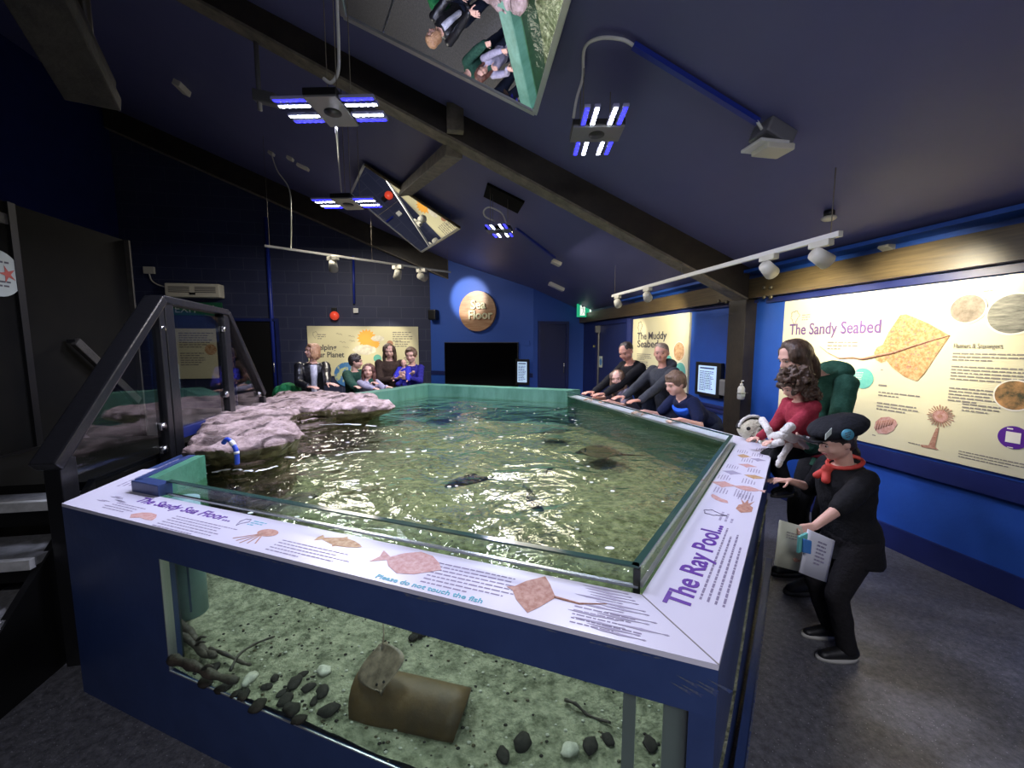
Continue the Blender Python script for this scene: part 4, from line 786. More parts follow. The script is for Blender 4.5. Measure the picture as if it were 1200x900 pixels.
# ================================================================ STEPS, PLATFORM AND BALUSTRADE (left)
oR = A.dot(NO)-.17
st = thing('viewing_steps', SO(2.3, oR-.5, 0), 'black steps with pale nosings climbing to the platform left of the pool', 'steps')
for k, (s_, z) in enumerate([(1.80, .2), (1.97, .4), (2.14, .6), (2.36, .8)]):
    g = MB(); g.box(SO(s_+.14, oR-.57, z-.02), (1.0, .28, .035), NO, DS, m=M['tread']); tr_ = g.build('tread', None, st)
    g = MB(); g.box(SO(s_-.005, oR-.57, z-.022), (1.0, .03, .05), NO, DS, m=M['nosing'], bevel=.004); g.build('nosing', None, tr_)
    g = MB(); g.box(SO(s_+.15, oR-.57, z-.11), (1.0, .012, .15), NO, DS, m=M['black']); g.build('riser', None, st)
g = MB(); g.box(SO(3.1, oR-.56, .82), (1.0, 1.2, .05), NO, DS, m=M['matte']); g.build('platform', None, st)
for k, (s_, z) in enumerate([(3.80, .62), (4.05, .42), (4.30, .22)]): g = MB(); g.box(SO(s_, oR-.56, z), (1.0, .28, .035), NO, DS, m=M['tread']); g.build('tread', None, st)
for sd_ in (-.06, -1.03):
    g = MB(); P = [SO(1.78, oR+sd_, 0), SO(4.45, oR+sd_, 0), SO(4.45, oR+sd_, .25), SO(3.75, oR+sd_, .86), SO(2.5, oR+sd_, .86), SO(1.78, oR+sd_, .2)]
    g.prism(P, .03, M['black'], -NO); g.build('stringer', None, st)
bl = thing('balustrade', SO(3.2, oR, .2), 'black framed glass balustrade rising and falling over the platform beside the rock', 'balustrade')
def rq(x, y): return onp(x, y, SO(0, oR), NO)
r0, r1, r2, r3 = rq(62, 535), rq(183, 350), rq(262, 366), rq(306, 462)
g = MB(); g.beam(r0-(r1-r0).normalized()*.06, r1, .11, .06, m=M['rail'], bevel=.01); g.build('handrail', None, bl)
g = MB(); g.beam(r1, r2, .09, .05, m=M['rail'], bevel=.008); g.build('handrail', None, bl)
g = MB(); g.beam(r2, r3, .09, .05, m=M['rail'], bevel=.008); g.build('handrail', None, bl)
def dn(p, z): return V((p.x, p.y, z))
for p, z0_, w_ in ((r0+DS*.03, .0, .09), (r1-DS*.02, .0, .05), (r1+DS*.06, .0, .09), (r2-DS*.03, .0, .09), (r3, .0, .05)):
    g = MB(); g.box(dn(p, (z0_+p.z-.02)/2), (w_, .07, p.z-.02-z0_), DS, NO, m=M['rail'], bevel=.005); g.build('post', None, bl)
g = MB(); g.prism([dn(r0, .86)+DS*.08, dn(r1, .86)-DS*.05, dn(r1, r1.z-.06)-DS*.05, dn(r0, r0.z)+DS*.08], .01, M['railglass'], NO); g.build('glass_panel', None, bl)
g = MB(); g.prism([dn(r1, 1.0)+DS*.11, dn(r2, 1.0)-DS*.08, dn(r2, r2.z-.05)-DS*.08, dn(r1, r1.z-.05)+DS*.11], .01, M['railglass'], NO); g.build('glass_panel', None, bl)
g = MB(); g.prism([dn(r2, .95)+DS*.03, dn(r3, .95)-DS*.02, dn(r3, r3.z-.03)-DS*.02, dn(r2, r2.z-.07)+DS*.03], .01, M['railglass'], NO); g.build('glass_panel', None, bl)
g = MB(); g.beam(dn(r1, .97)+DS*.1, dn(r2, .97)-DS*.05, .05, .07, m=M['navy']); g.build('bottom_rail', None, bl)
for x, y in ((188, 527), (185, 385), (259, 386), (262, 462), (301, 462), (186, 500)):
    p = rq(x, y); g = MB(); g.cyl(p+NO*.01, p+NO*.035, .022, n=12, m=M['steel']); g.box(p+NO*.02, (.05, .02, .05), DS, NO, m=M['steel'], bevel=.004); g.build('clamp', None, bl)
g = MB(); p = onz(335, 455, .95)+V((-.5, .9, -.1)); 
# ================================================================ CEILING MIRRORS
def mirror(cs, normal_th, label, frame_m, brown=None):
    c = sum(cs, V())/4; n = (cs[1]-cs[0]).cross(cs[2]-cs[0]).normalized()
    if n.z > 0: n = -n
    t = thing('ceiling_mirror', c, label, 'mirror'); g = MB(); g.prism(cs, .02, M['matte'], -n); g.build('backing_board', None, t)
    g = MB(); g.prism([k+n*.001 for k in cs], .004, M['mirror'], n); g.build('mirror_glass', None, t)
    for i in range(4):
        a, b = cs[i], cs[(i+1) % 4]; g = MB(); g.beam(a, b, .035, .03, up=n, m=(brown if brown and i in (brown_ix) else frame_m)); g.build('frame_edge', None, t)
    for i in range(4):
        p = cs[i].lerp(c, .15); q = V((p.x, p.y, ceilz(p.dot(NO))))
        if q.z > p.z+.03: g = MB(); g.tube([p-n*.02, q], .004, 6, M['greywood']); g.build('hanging_wire', None, t)
    return t
def onplane(x, y, n, d): r = ray(x, y); return r*(d/r.dot(n))+V((0, 0, CH))
brown_ix = (3,)
nB = V(MIRB[:3]).normalized(); dB = MIRB[3]; nS = V(MIRS[:3]).normalized(); dS_ = MIRS[3]
mirror([onplane(x, y, nB, dB) for x, y in ((627, 132), (403, 18), (388, -62), (684, -66))], nB, 'large tilted mirror hanging at the top centre reflecting the poolside visitors', M['alu'])
mirror([onplane(x, y, nS, dS_) for x, y in ((427, 193), (411, 227), (494, 295), (539, 267))], nS, 'smaller tilted mirror hanging beyond the lamps reflecting the planet poster', M['alu'], M['wood'])
# ================================================================ LED LAMPS over the pool
def led_lamp(c, ang, sc, label, ceiling_drop=True):
    t = thing('aquarium_lamp', c, label, 'lamp', 'LED lamps hanging over the pool'); X = Matrix.Rotation(ang, 3, 'Z') @ V((1, 0, 0)); Y = V((-X.y, X.x, 0))
    g = MB(); g.box(c+UP*.03*sc, (.24*sc, .40*sc, .05*sc), X, Y, m=M['black'], bevel=.008*sc); g.box(c, (.23*sc, .39*sc, .012*sc), X, Y, m=M['grey']); g.build('housing', None, t)
    g = MB(); g.cyl(c-UP*.006*sc, c-UP*.010*sc, .062*sc, n=24, m=M['black']); g.build('fan', None, t)
    for j, (yo, m_) in enumerate([(-.145, 'ledblue'), (-.075, 'ledwhite'), (.055, 'ledwhite'), (.125, 'ledblue')]):
        for sx in (-1, 1):
            b = c+Y*yo*sc+X*sx*.245*sc+UP*.012*sc; g = MB(); g.box(b, (.25*sc, .045*sc, .022*sc), X, Y, m=M['ledbase'], bevel=.006*sc); bar = g.build('light_bar', None, t)
            g = MB()
            for k in range(5): g.cyl(b+X*(k-2)*.044*sc-UP*.011*sc, b+X*(k-2)*.044*sc-UP*.014*sc, .016*sc, n=10, m=M[m_])
            g.box(b-UP*.0115*sc, (.225*sc, .026*sc, .002*sc), X, Y, m=M[m_]); g.build('diode_strip', None, bar)
    cz = ceilz(c.dot(NO))
    for dx, dy in ((.09, .12), (-.09, .12), (.09, -.12)):
        p = c+X*dx*sc+Y*dy*sc+UP*.05*sc; g = MB(); g.tube([p, V((p.x, p.y, ceilz(p.dot(NO))+.02))], .003, 6, M['greywood']); g.build('hanging_wire', None, t)
    for sx, col in ((-1, (.80, .84, 1)), (1, (.80, .84, 1))):
        l = bpy.data.lights.new('lamp_light', 'AREA'); l.shape = 'RECTANGLE'; l.size = .24*sc; l.size_y = .26*sc; l.energy = P_LED; l.color = (.72, .74, 1.0); l.spread = math.radians(150)
        o = bpy.data.objects.new('lamp_light', l); COL.objects.link(o); o.location = c+X*sx*.25*sc-UP*.02; o.rotation_euler = (0, 0, ang); o.parent = t; o.matrix_parent_inverse = Matrix.Translation(-V(c))
    return t
c1, c2, c3, c4 = onz(390, 131, 3.0), onz(408, 239, 3.0), onz(699, 157, 3.0), onz(585, 271, 3.0)
l1 = led_lamp(c1, TH*0+math.radians(-2), .82, 'blue and white LED lamp nearest on the left, its cable curling above it')
l2 = led_lamp(c2, math.radians(-4), .85, 'small blue and white LED lamp overlapping the smaller ceiling mirror')
l3 = led_lamp(c3, math.radians(88), .85, 'blue and white LED lamp on the right with bars pointing away, looped white cable')
l4 = led_lamp(c4, math.radians(80), .80, 'farthest blue and white LED lamp below the square ceiling plate')
def cable(pts, r, m, label, par=None, nm='power_cable'):
    g = MB(); g.tube(spline(pts, 6), r, 8, m)
    if par: return g.build(nm, None, par)
    return one(nm, g, None, label, 'cable')
k = c3.copy(); f3 = lambda x, y: min((onp(x, y, c3, V((0, 1, 0))), onceil(x, y, .04)), key=lambda q: q.y)
cable([onceil(742, 53, .03), f3(728, 46), f3(702, 45), f3(685, 57), f3(683, 90), f3(676, 115), f3(672, 138)], .010, M['white'], None, l3)
f1_ = lambda x, y: onp(x, y, c1, V((0, 1, 0)))
cable([f1_(394, -60), f1_(395, 0), f1_(397, 60), f1_(396, 85), f1_(388, 97), f1_(379, 92)], .010, M['white'], None, l1)
cable([f1_(394, 150), onp(397, 190, c2, V((0, 1, 0))), onp(400, 225, c2, V((0, 1, 0)))], .008, M['white'], None, l1)
f4_ = lambda x, y: onp(x, y, c4, V((0, 1, 0)))
cable([f4_(593, 262), f4_(588, 250), f4_(574, 243), f4_(567, 247), f4_(569, 254), f4_(580, 259)], .010, M['white'], None, l4)
# ceiling fittings
Cx = (DS*1.0); CU = (NO-UP*CP).normalized()
def cbox(x, y, w, d, h, m, off=0): p = onceil(x, y, h/2+off); g = MB(); g.box(p, (w, d, h), CU, DS, -CN, m=m, bevel=min(w, d, h)*.15); return g, p
g = MB(); g.beam(onceil(742, 53, .03), onceil(888, 143, .03), .036, .03, up=CN, m=M['conduit']); one('ceiling_trunking', g, None, 'blue painted trunking crossing the ceiling to the grey box on the right', 'trunking')
g = MB(); g.beam(onceil(605, 268, .02), onceil(650, 302, .02), .05, .03, up=CN, m=M['conduit']); one('ceiling_trunking', g, None, 'dark blue trunking running from the far LED lamp to the little ceiling box', 'trunking')
t = thing('ceiling_junction_box', onceil(905, 165), 'grey square box hanging off the ceiling at the end of the blue trunking', 'box')
g, p = cbox(905, 160, .20, .16, .10, M['grey']); g.build('box', None, t); g = MB(); g.box(p-UP*.085-DS*.01, (.19, .14, .04), NO, DS, m=M['cream'], bevel=.01); g.box(p-UP*.065+NO*-.05, (.20, .17, .02), NO, DS, m=M['white'], bevel=.006); g.build('cover', None, t)
g = MB(); g.tube([onceil(886, 140, .03), onceil(893, 152, .07)], .009, 8, M['white']); g.build('cable_tail', None, t)
t = thing('smoke_detector', onceil(972, 250), 'small round white detector on the ceiling above the right end of the track', 'detector')
p = onceil(972, 247); g = MB(); g.cyl(p, p-UP*.04, .035, n=20, m=M['black']); g.build('base', None, t); g = MB(); g.ell(p-UP*.055, .05, .05, .022, m=M['cream']); g.build('head', None, t)
g, p = cbox(1043, 291, .14, .08, .05, M['cream']); one('sensor_box', g, None, 'small cream box on the ceiling edge above the timber plate at the right', 'box')
g, p = cbox(652, 308, .16, .14, .06, M['cream']); one('sensor_box', g, None, 'little pale box on the ceiling above the far right emergency light', 'box')
g, p = cbox(652, 336, .34, .14, .07, M['white']); one('emergency_light', g, None, 'small white oblong light on the ceiling near the bright blue wall', 'light fitting')
g, p = cbox(213, 103, .10, .26, .08, M['cream']); one('ceiling_sensor', g, None, 'pale oblong sensor alone on the dark ceiling at the upper left', 'sensor')
g, p = cbox(590, 233, .50, .42, .03, M['matte']); one('ceiling_plate', g, None, 'dark square plate on the ceiling above the farthest LED lamp', 'plate')
t = thing('ceiling_camera', onceil(310, 118), 'grey camera bracket on the dark ceiling left of the nearest LED lamp', 'camera'); p = onp(304, 118, c1+V((0, 1.2, 0)), V((0, 1, 0)))
g = MB(); g.tube([p+UP*.5, p+UP*.06, p-UP*.08], .02, 8, M['grey']); g.build('bracket', None, t); g = MB(); g.box(p+V((.06, 0, .02)), (.22, .08, .10), V((1, -.1, -.25)), m=M['grey'], bevel=.015); g.build('camera_body', None, t)
for x, y, l, w in ((318, 180, 'small white ceiling rose where the thin cable of the left track starts', .09), (340, 186, 'small white junction piece on the dark ceiling beside the cable rose', .10), (355, 196, 'small white oblong block right of the junction piece on the dark ceiling', .2)):
    g, p = cbox(x, y, w, .10, .05, M['cream']); one('ceiling_block', g, None, l, 'box')
# ================================================================ TRACK LIGHTS
def track(a, b, label, m, posts=True):
    t = thing('lighting_track', (V(a)+V(b))/2, label, 'lighting track'); g = MB(); g.beam(a, b, .035, .035, m=m); g.build('rail', None, t)
    for f in (.02, .5, .98):
        p = V(a).lerp(V(b), f); q = V((p.x, p.y, ceilz(p.dot(NO)))); g = MB(); g.tube([p, q], .003, 6, M['greywood']); g.build('hanging_wire', None, t)
    return t
oT = 2.55
ta, tb = onp(718, 345, SO(0, oT), NO), onp(985, 278, SO(0, oT), NO); tb.z = ta.z = (ta.z+tb.z)/2
track(ta, tb, 'white lighting track hanging along the right wall', M['white'])
la, lb = onz(310, 288, 3.2), onz(528, 319, 3.2)
tl = track(la, lb, 'long white lighting track hanging in front of the far left wall', M['white'])
g = MB(); g.tube(spline([onp(318, 180, la, V((0, 1, 0))), onp(325, 200, la, V((0, 1, 0))), onp(339, 222, la, V((0, 1, 0))), onp(341, 255, la, V((0, 1, 0))), onp(341, 291, la.lerp(lb, .12), V((0, 1, 0)))], 6), .010, 8, M['cream']); g.build('feed_cable', None, tl)
def spot(p, target, label, power, ang=38, col=(1, .90, .66), sc=1.0, blend=.5, grp=None, head=None):
    p = V(p); target = V(target); d = (target-p).normalized(); t = thing('track_spotlight', p, label, 'spotlight', grp)
    g = MB(); g.box(p-UP*.035*sc, (.15*sc, .05*sc, .045*sc), DS if grp and 'right' in grp else SFU, m=M['cream'], bevel=.006); g.build('adaptor', None, t)
    h = p-UP*.12*sc; g = MB(); g.tube([p-UP*.05*sc, h], .009*sc, 8, M['black']); g.build('stem', None, t)
    g = MB(); r = .055*sc; g.cyl(h-d*.05*sc, h+d*.07*sc, r*.85, r, 20, M['cream']); g.build('lamp_head', None, t)
    g = MB(); g.cyl(h+d*.0705*sc, h+d*.074*sc, r*.88, n=20, m=M['lampface']); g.build('lamp_face', None, t)
    l = bpy.data.lights.new('spot_light', 'SPOT'); l.energy = power; l.spot_size = math.radians(ang); l.spot_blend = blend; l.color = col; l.shadow_soft_size = .04
    o = bpy.data.objects.new('spot_light', l); COL.objects.link(o); o.location = h+d*.09*sc; o.rotation_euler = d.to_track_quat('-Z', 'Y').to_euler(); o.parent = t; o.matrix_parent_inverse = Matrix.Translation(-p)
    return t
RG = 'spotlights on the right wall track'; LG = 'spotlights on the left track'
def tr_at(x, y): q = onp(x, y, SO(0, oT), NO); q.z = ta.z; return q
spot(tr_at(724, 345), SO(7.0, OW, 1.7), 'farthest spotlight on the right wall track next to the exit sign', P_SPOT, grp=RG)
spot(tr_at(759, 336), SO(5.9, OW, 1.85), 'second spotlight on the right wall track, lighting the Seabed panel', P_SPOT, grp=RG, ang=75, blend=.8)
spot(tr_at(901, 300), SO(3.2, OW, 1.88), 'spotlight on the right track close to the timber column', P_SPOT, grp=RG, ang=85, blend=.8)
spot(tr_at(962, 286), SO(2.4, OW, 1.88), 'nearest spotlight on the right track, below the round detector', P_SPOT, grp=RG, ang=90, blend=.8)
def tl_at(x): 
    f = .5
    a_, b_ = 0., 1.
    for _ in range(30):
        f = (a_+b_)/2; q = la.lerp(lb, f); px = 600+FPX*q.x/(q.y*math.cos(PITCH)-(q.z-CH)*math.sin(PITCH))
        if px < x: a_ = f
        else: b_ = f
    return la.lerp(lb, f)
SG = 'spotlights on the left track'
spot(tl_at(390), onB(400, 420), 'leftmost spotlight on the hanging left track', P_SPOT*1.6, grp=SG, sc=1.5, ang=40)
spot(tl_at(466), onB(450, 410), 'middle spotlight on the left track above the planet poster', P_SPOT*1.6, grp=SG, sc=1.5, ang=40)
spot(tl_at(494), onS(549, 341), 'rightmost spotlight on the left track, aimed at the round wooden sign', P_SF, grp=SG, sc=1.5, ang=42, blend=.5, col=(1, .96, .88))
# ================================================================ PEOPLE
SKIN = mat('fair_skin', (.62, .36, .27), .5); SKIN2 = mat('rosy_skin', (.55, .27, .19), .5)
M['lip'] = mat('lips', (.42, .14, .12), .5); M['eyew'] = mat('eye_white', (.32, .28, .26), .5); M['iris'] = mat('iris_dark', (.03, .02, .015), .2)
def hairm(name, c, c2): return mat(name, c, .45, col2=c2, scale=60, stretch=(1, 1, .15), bump=.5, bscale=90)
def clothm(name, c, c2=None): return mat(name, c, .85, col2=c2 or tuple(k*1.35 for k in c), scale=35, bump=.25, bscale=70, spec=.2)
def ik(S, T, a, b, pole):
    d = T-S; L = d.length; L2 = min(max(L, abs(a-b)+.01), (a+b)*.998); u = d.normalized(); T = S+u*L2; x = (a*a-b*b+L2*L2)/(2*L2); h = math.sqrt(max(0, a*a-x*x)); p = (pole-u*pole.dot(u)).normalized(); return S+u*x+p*h, T
def person(name, label, pos, face, H, lean=10, look=None, hands=None, feet=None, top=None, topm=None, legm=None, hair='short', hairmt=None, skin=None, kid=False, hipf=.52, sleeves='long', side=0, group=None, vox=.0085, headoff=None, stout=1.0, hoody=False, shoem=None, curl=.5, hem=.06, sole=None, hips=None, knees=None, headtilt=0, twist=0, puffy=0, shoeon=True, flare=.55, hairv=1.0):
    skin = skin or SKIN; F = V((face[0], face[1], 0)).normalized(); L = V((-F.y, F.x, 0)); z0 = 0 if len(pos) < 3 else pos[2]
    Pv = V((pos[0], pos[1], z0+hipf*H)) if hips is None else V(hips)
    sp = (UP*math.cos(math.radians(lean))+F*math.sin(math.radians(lean))+L*math.sin(math.radians(side))).normalized(); tf = sp.cross(-L).normalized()
    if tf.dot(F) < 0: tf = -tf
    L2 = sp.cross(tf).normalized()
    if L2.dot(L) < 0: L2 = -L2
    if twist: Rt = Matrix.Rotation(math.radians(twist), 3, sp); tf = Rt @ tf; L2 = Rt @ L2
    hh = H*(.158 if kid else .132); sw = H*(.093 if kid else .102)*math.sqrt(stout)
    waist = Pv+sp*.10*H; chest = Pv+sp*.20*H; shl = Pv+sp*.275*H; nk = Pv+sp*.305*H
    look = V(look).normalized() if look is not None else F; hu = (UP*.75+sp*.35+L*math.sin(math.radians(headtilt))); hl = hu.cross(look).normalized(); hu = look.cross(hl).normalized()
    # head frame: look forward, hl left, hu up
    hc = nk+(sp*.4+hu*.6).normalized()*(.028*H)+hu*hh*.48+look*hh*.06
    if headoff: hc += V(headoff)
    body = MB(); cl = MB(); mg = .012+puffy
    st = [(-.035, .085, .070), (.02, .088, .068), (.09, .076, .060), (.17, .088, .066), (.235, .100, .064), (.275, .085, .052), (.30, .045, .040)]
    def torso(mb, ex, lo=-1, hem_=0):
        R = []
        for t, w, d in st:
            c = Pv+sp*t*H+tf*(.01*H*math.sin(PI*max(0, t)/.3)); R.append(mb.ring(c, L2, tf, w*H*stout+ex, d*H*stout+ex, 20))
        if hem_: R.insert(0, mb.ring(Pv-UP*hem_*H-sp*.02*H, L, F, .094*H*stout+ex*1.2, .078*H*stout+ex*1.2, 20))
        mb.loft(R)
    torso(body, 0); torso(cl, mg, hem_=hem)
    body.cap(nk-sp*.03*H, hc-hu*hh*.22-look*hh*.08, hh*.215, hh*.20)
    ua, fa = .168*H, .148*H; HS = .105*H*(.95 if kid else 1)
    handW = []
    hands = hands or {}
    for sg, key in ((1, 'L'), (-1, 'R')):
        S = shl+L2*sg*sw-sp*.005*H; spec = hands.get(key)
        if spec is None: T = S-UP*(ua+fa)*.97+F*.05*H+L*sg*.03*H; hd = (-UP+F*.25).normalized(); pn = -L*sg; c_ = .35
        else:
            T = V(spec[0]); hd = V(spec[1]).normalized() if len(spec) > 1 and spec[1] is not None else F; pn = V(spec[2]).normalized() if len(spec) > 2 and spec[2] is not None else -UP; c_ = spec[3] if len(spec) > 3 else curl
        pole = (L*sg*flare-UP*.8-F*.35)
        El, Wr = ik(S, T, ua, fa, pole)
        body.cap(S, El, .029*H, .0235*H); body.cap(El, Wr, .0235*H, .0150*H); body.ell(S, .034*H, .034*H, .034*H)
        sl = {'long': 1, 'short': .0}[sleeves] if sleeves in ('long', 'short') else sleeves
        cl.ell(S, .032*H+mg, .032*H+mg, .032*H+mg)
        if sl >= 1: cl.cap(S, El, .031*H+mg, .026*H+mg); cl.cap(El, El.lerp(Wr, .93), .027*H+mg, .020*H+mg*.8)
        elif sl > 0: cl.cap(S, El, .033*H+mg, .027*H+mg); cl.cap(El, El.lerp(Wr, sl), .027*H+mg, .025*H+mg)
        else: cl.cap(S, S.lerp(El, .72), .034*H+mg, .031*H+mg)
        # hand: palm, four fingers, thumb
        pn = (pn-hd*pn.dot(hd)).normalized(); sdv = hd.cross(pn).normalized()*sg
        for q in (-1.4, -.5, .5, 1.4): body.cap(Wr+sdv*q*.05*HS, Wr+hd*HS*.5+sdv*q*.13*HS, .085*HS, .075*HS, 8)
        for q, ln in ((-1.5, .80), (-.5, .97), (.5, 1.0), (1.5, .90)):
            p = Wr+hd*HS*.5+sdv*q*.135*HS; d = (hd+sdv*q*.05).normalized(); a_ = c_*.45
            for sl_ in (.21, .15, .11):
                d = (Matrix.Rotation(a_, 3, d.cross(pn).normalized()) @ d); q2 = p+d*sl_*HS*ln; body.cap(p, q2, .052*HS, .044*HS, 7); p = q2; a_ = c_*.75
        sgt = -1
        p = Wr+hd*HS*.14+sdv*sgt*.15*HS; d = (hd*.65+sdv*sgt*.75+pn*.25).normalized()
        for sl_ in (.24, .19, .14): q2 = p+d*sl_*HS; body.cap(p, q2, .062*HS, .05*HS, 7); p = q2; d = (d+hd*.35+pn*.2).normalized()
    # legs
    hipw = .052*H; tr = MB(); th_, sh_ = .245*H, .245*H; shoes = []
    feet = feet or [V((Pv.x, Pv.y, 0))+L*.06*H+F*.0, V((Pv.x, Pv.y, 0))-L*.06*H]
    for i, (sg, ft) in enumerate(zip((1, -1), feet)):
        ft = V(ft) if len(ft) == 3 else V((ft[0], ft[1], z0)); ank = ft+UP*.045*H; Hj = Pv+L*sg*hipw-UP*.02*H
        pole = F+L*sg*.1
        if knees: pole = V(knees[i])
        Kn, An = ik(Hj, ank, th_, sh_, pole)
        body.cap(Hj, Kn, .050*H*math.sqrt(stout), .032*H); body.cap(Kn, An, .031*H, .020*H)
        tr.cap(Hj, Kn, .054*H*math.sqrt(stout)+.01, .037*H+.008); tr.cap(Kn, An+UP*.01*H, .037*H+.008, .029*H+.008)
        ff = F if not (isinstance(feet[i], tuple) and False) else F
        body.cap(An, An-UP*.022*H+F*.07*H, .019*H, .013*H)
        shoes.append((An, F))
    tr.ell(Pv-UP*.005*H, .098*H*stout, .080*H*stout, .085*H, L, F, UP)
    # head
    f, l, u = look, hl, hu; X3 = (l, f, u)
    def hp(a, b, c): return hc+l*a*hh+f*b*hh+u*c*hh
    def he(mb, a, b, c, rx, ry, rz, m=None, n=18): mb.ell(hp(a, b, c), rx*hh, ry*hh, rz*hh, l, f, u, n=n, m=m)
    he(body, 0, -.04, .12, .365, .41, .385); he(body, 0, .06, -.10, .315, .33, .36); he(body, 0, .20, -.33, .16, .14, .12); he(body, 0, .30, .10, .24, .10, .10)
    for s in (-1, 1): he(body, s*.17, .24, -.13, .11, .11, .11); he(body, s*.365, -.03, -.02, .035, .075, .11); he(body, s*.05, .40, -.135, .035, .035, .03)
    body.cap(hp(0, .375, .02), hp(0, .445, -.12), .030*hh, .048*hh, 8)
    he(body, 0, .355, -.225, .085, .035, .045)
    me = remesh(body, vox, 1)
    fx = MB()
    for s in (-1, 1):
        he(fx, s*.145, .335, .005, .055, .036, .026, M['eyew'], 10); he(fx, s*.145, .355, .005, .032, .020, .026, M['iris'], 10)
        fx.tube([hp(s*.06, .395, .085), hp(s*.14, .395, .11), hp(s*.22, .345, .085)], .014*hh, 6, hairmt or M['iris'])
    fx.tube([hp(-.10, .355, -.225), hp(-.04, .388, -.215), hp(.04, .388, -.215), hp(.10, .355, -.225)], .020*hh, 6, M['lip'])
    bo = joinmesh(name, me, skin, fx); tag(bo, label, 'person', group)
    def dn_(seed, amp): return lambda co, n: n*(noise.fractal(co*9+V((seed, 0, 0)), 1, 2, 3)*amp)
    sd = sum(pos[:2])*7
    def child(nm, mb, m, v=.010, amp=.006, sm=2, parent=bo):
        mm = remesh(mb, v, sm, dn_(sd, amp)); mm.materials.append(m)
        for p in mm.polygons: p.use_smooth = True
        return link(nm, mm, parent)
    if hoody: # hood bunched behind the neck
        cl.ell(nk-tf*.055*H-sp*.0*H, .075*H, .038*H, .042*H, L2, tf, sp)
        for s in (-1, 1): cl.cap(nk-tf*.045*H+L2*s*.05*H, nk+tf*.035*H+L2*s*.035*H-sp*.03*H, .022*H, .013*H)
    if top: child(top, cl, topm, .0095, .007 if not puffy else .004)
    if legm: child('trousers', tr, legm, .011, .006)
    if shoeon:
        for An, ff in shoes:
            s = MB(); b_ = An-UP*.030*H; s.cap(b_-ff*.018*H+UP*.02*H, b_+ff*.095*H, .030*H, .022*H); s.cap(An+UP*.0*H, An+UP*.02*H, .030*H, .027*H)
            sh = child('shoe', s, shoem or M['shoe'], .008, .002, 1)
            g = MB(); R = [g.ring(V((b_.x, b_.y, An.z-.045*H))+ff*.038*H+UP*z*H, ff, L, .088*H, .032*H, 20) for z in (0, .014)]; g.loft(R, sole or M['sole']); g.build('sole', None, sh)
    # hair
    if hair:
        h = MB()
        if hair in ('short', 'crop'):
            k = 1 if hair == 'short' else .55
            he(h, 0, -.075, .155, .365+.045*k, .40+.04*k, .375+.05*k)
            if hair == 'short': he(h, 0, .14, .39, .26, .22, .10); he(h, 0, -.22, -.02, .33, .24, .30)
        elif hair in ('bob', 'long', 'bun'):
            he(h, 0, -.075, .13, .405, .415, .42)
            for s in (-1, 1):
                he(h, s*.30, .0, .10, .14, .33, .30)
            if hair == 'bob':
                for s in (-1, 1): he(h, s*.33, -.02, -.18, .13, .26, .34)
                he(h, 0, -.24, -.14, .38, .26, .42); he(h, .10, .22, .36, .26, .16, .13)
            elif hair == 'long':
                for s in (-1, 1):
                    P = [hp(s*.34, -.02, .05), hp(s*.38, .02, -.45), hp(s*.36, .10, -1.0), hp(s*.33, .12, -1.45 if kid else -1.15)]
                    for i in range(3): h.cap(P[i], P[i+1], (.13, .13, .11)[i]*hh*hairv, (.13, .11, .05)[i]*hh*hairv)
                he(h, 0, -.26, -.25, .38, .22, .62)
            else: he(h, 0, -.24, -.05, .34, .24, .33); he(h, 0, -.50, .15, .17, .15, .16)
        elif hair == 'curly':
            he(h, 0, -.10, .14, .40, .42, .40); rc = random.Random(4)
            for i in range(150):
                a_, b_ = rc.uniform(0, 2*PI), rc.uniform(-.75, 1.5); x, y, z = math.cos(a_)*math.cos(b_), math.sin(a_)*math.cos(b_), math.sin(b_)
                if y > .62 and z < .50: continue
                he(h, x*.60, -.12+y*.62, .14+z*.56, .12, .12, .12, n=8)
            for i in range(90):
                a_ = rc.uniform(PI*.95, PI*2.05); z = rc.uniform(-.75, -.1); he(h, math.cos(a_)*.60, -.10+math.sin(a_)*.56, z, .12, .12, .12, n=8)
        if hair == 'curly':
            mm = remesh(h, .0065, 0, lambda co, n: n*(noise.noise(co*38)*.030+noise.noise(co*85)*.012)); mm.materials.append(hairmt); [setattr(p, 'use_smooth', True) for p in mm.polygons]; link('hair', mm, bo)
        else: child('hair', h, hairmt, .0075 if hh > .15 else .0085, .012, 1)
    return dict(body=bo, hp=hp, he=he, child=child, hh=hh, hc=hc, f=f, l=l, u=u, nk=nk, sp=sp, tf=tf, L2=L2, Pv=Pv, F=F, L=L, H=H)
M['shoe'] = mat('black_shoe', (.008, .008, .009), .5); M['sole'] = mat('pale_sole', (.45, .44, .40), .6); M['dsole'] = mat('dark_sole', (.02, .02, .02), .6)
BR = hairm('dark_brown_hair', (.035, .018, .010), (.09, .05, .028)); MB_ = hairm('mid_brown_hair', (.09, .05, .03), (.18, .11, .065)); BL = hairm('strawberry_blonde_hair', (.38, .19, .09), (.55, .32, .18)); DK = hairm('near_black_hair', (.02, .014, .012), (.05, .035, .03)); GB = hairm('greying_fair_hair', (.20, .14, .09), (.32, .25, .18))
jean = clothm('dark_jeans', (.012, .016, .03)); blk = clothm('black_cloth', (.008, .008, .009)); 
inD = -V((math.cos(math.radians(17.7)), math.sin(math.radians(17.7)), 0))   # looking into the pool over the far right side
def rimCD(t, d=.1, z=.928): p = C.lerp(Dp, t); return V((p.x, p.y, z))+inD*d
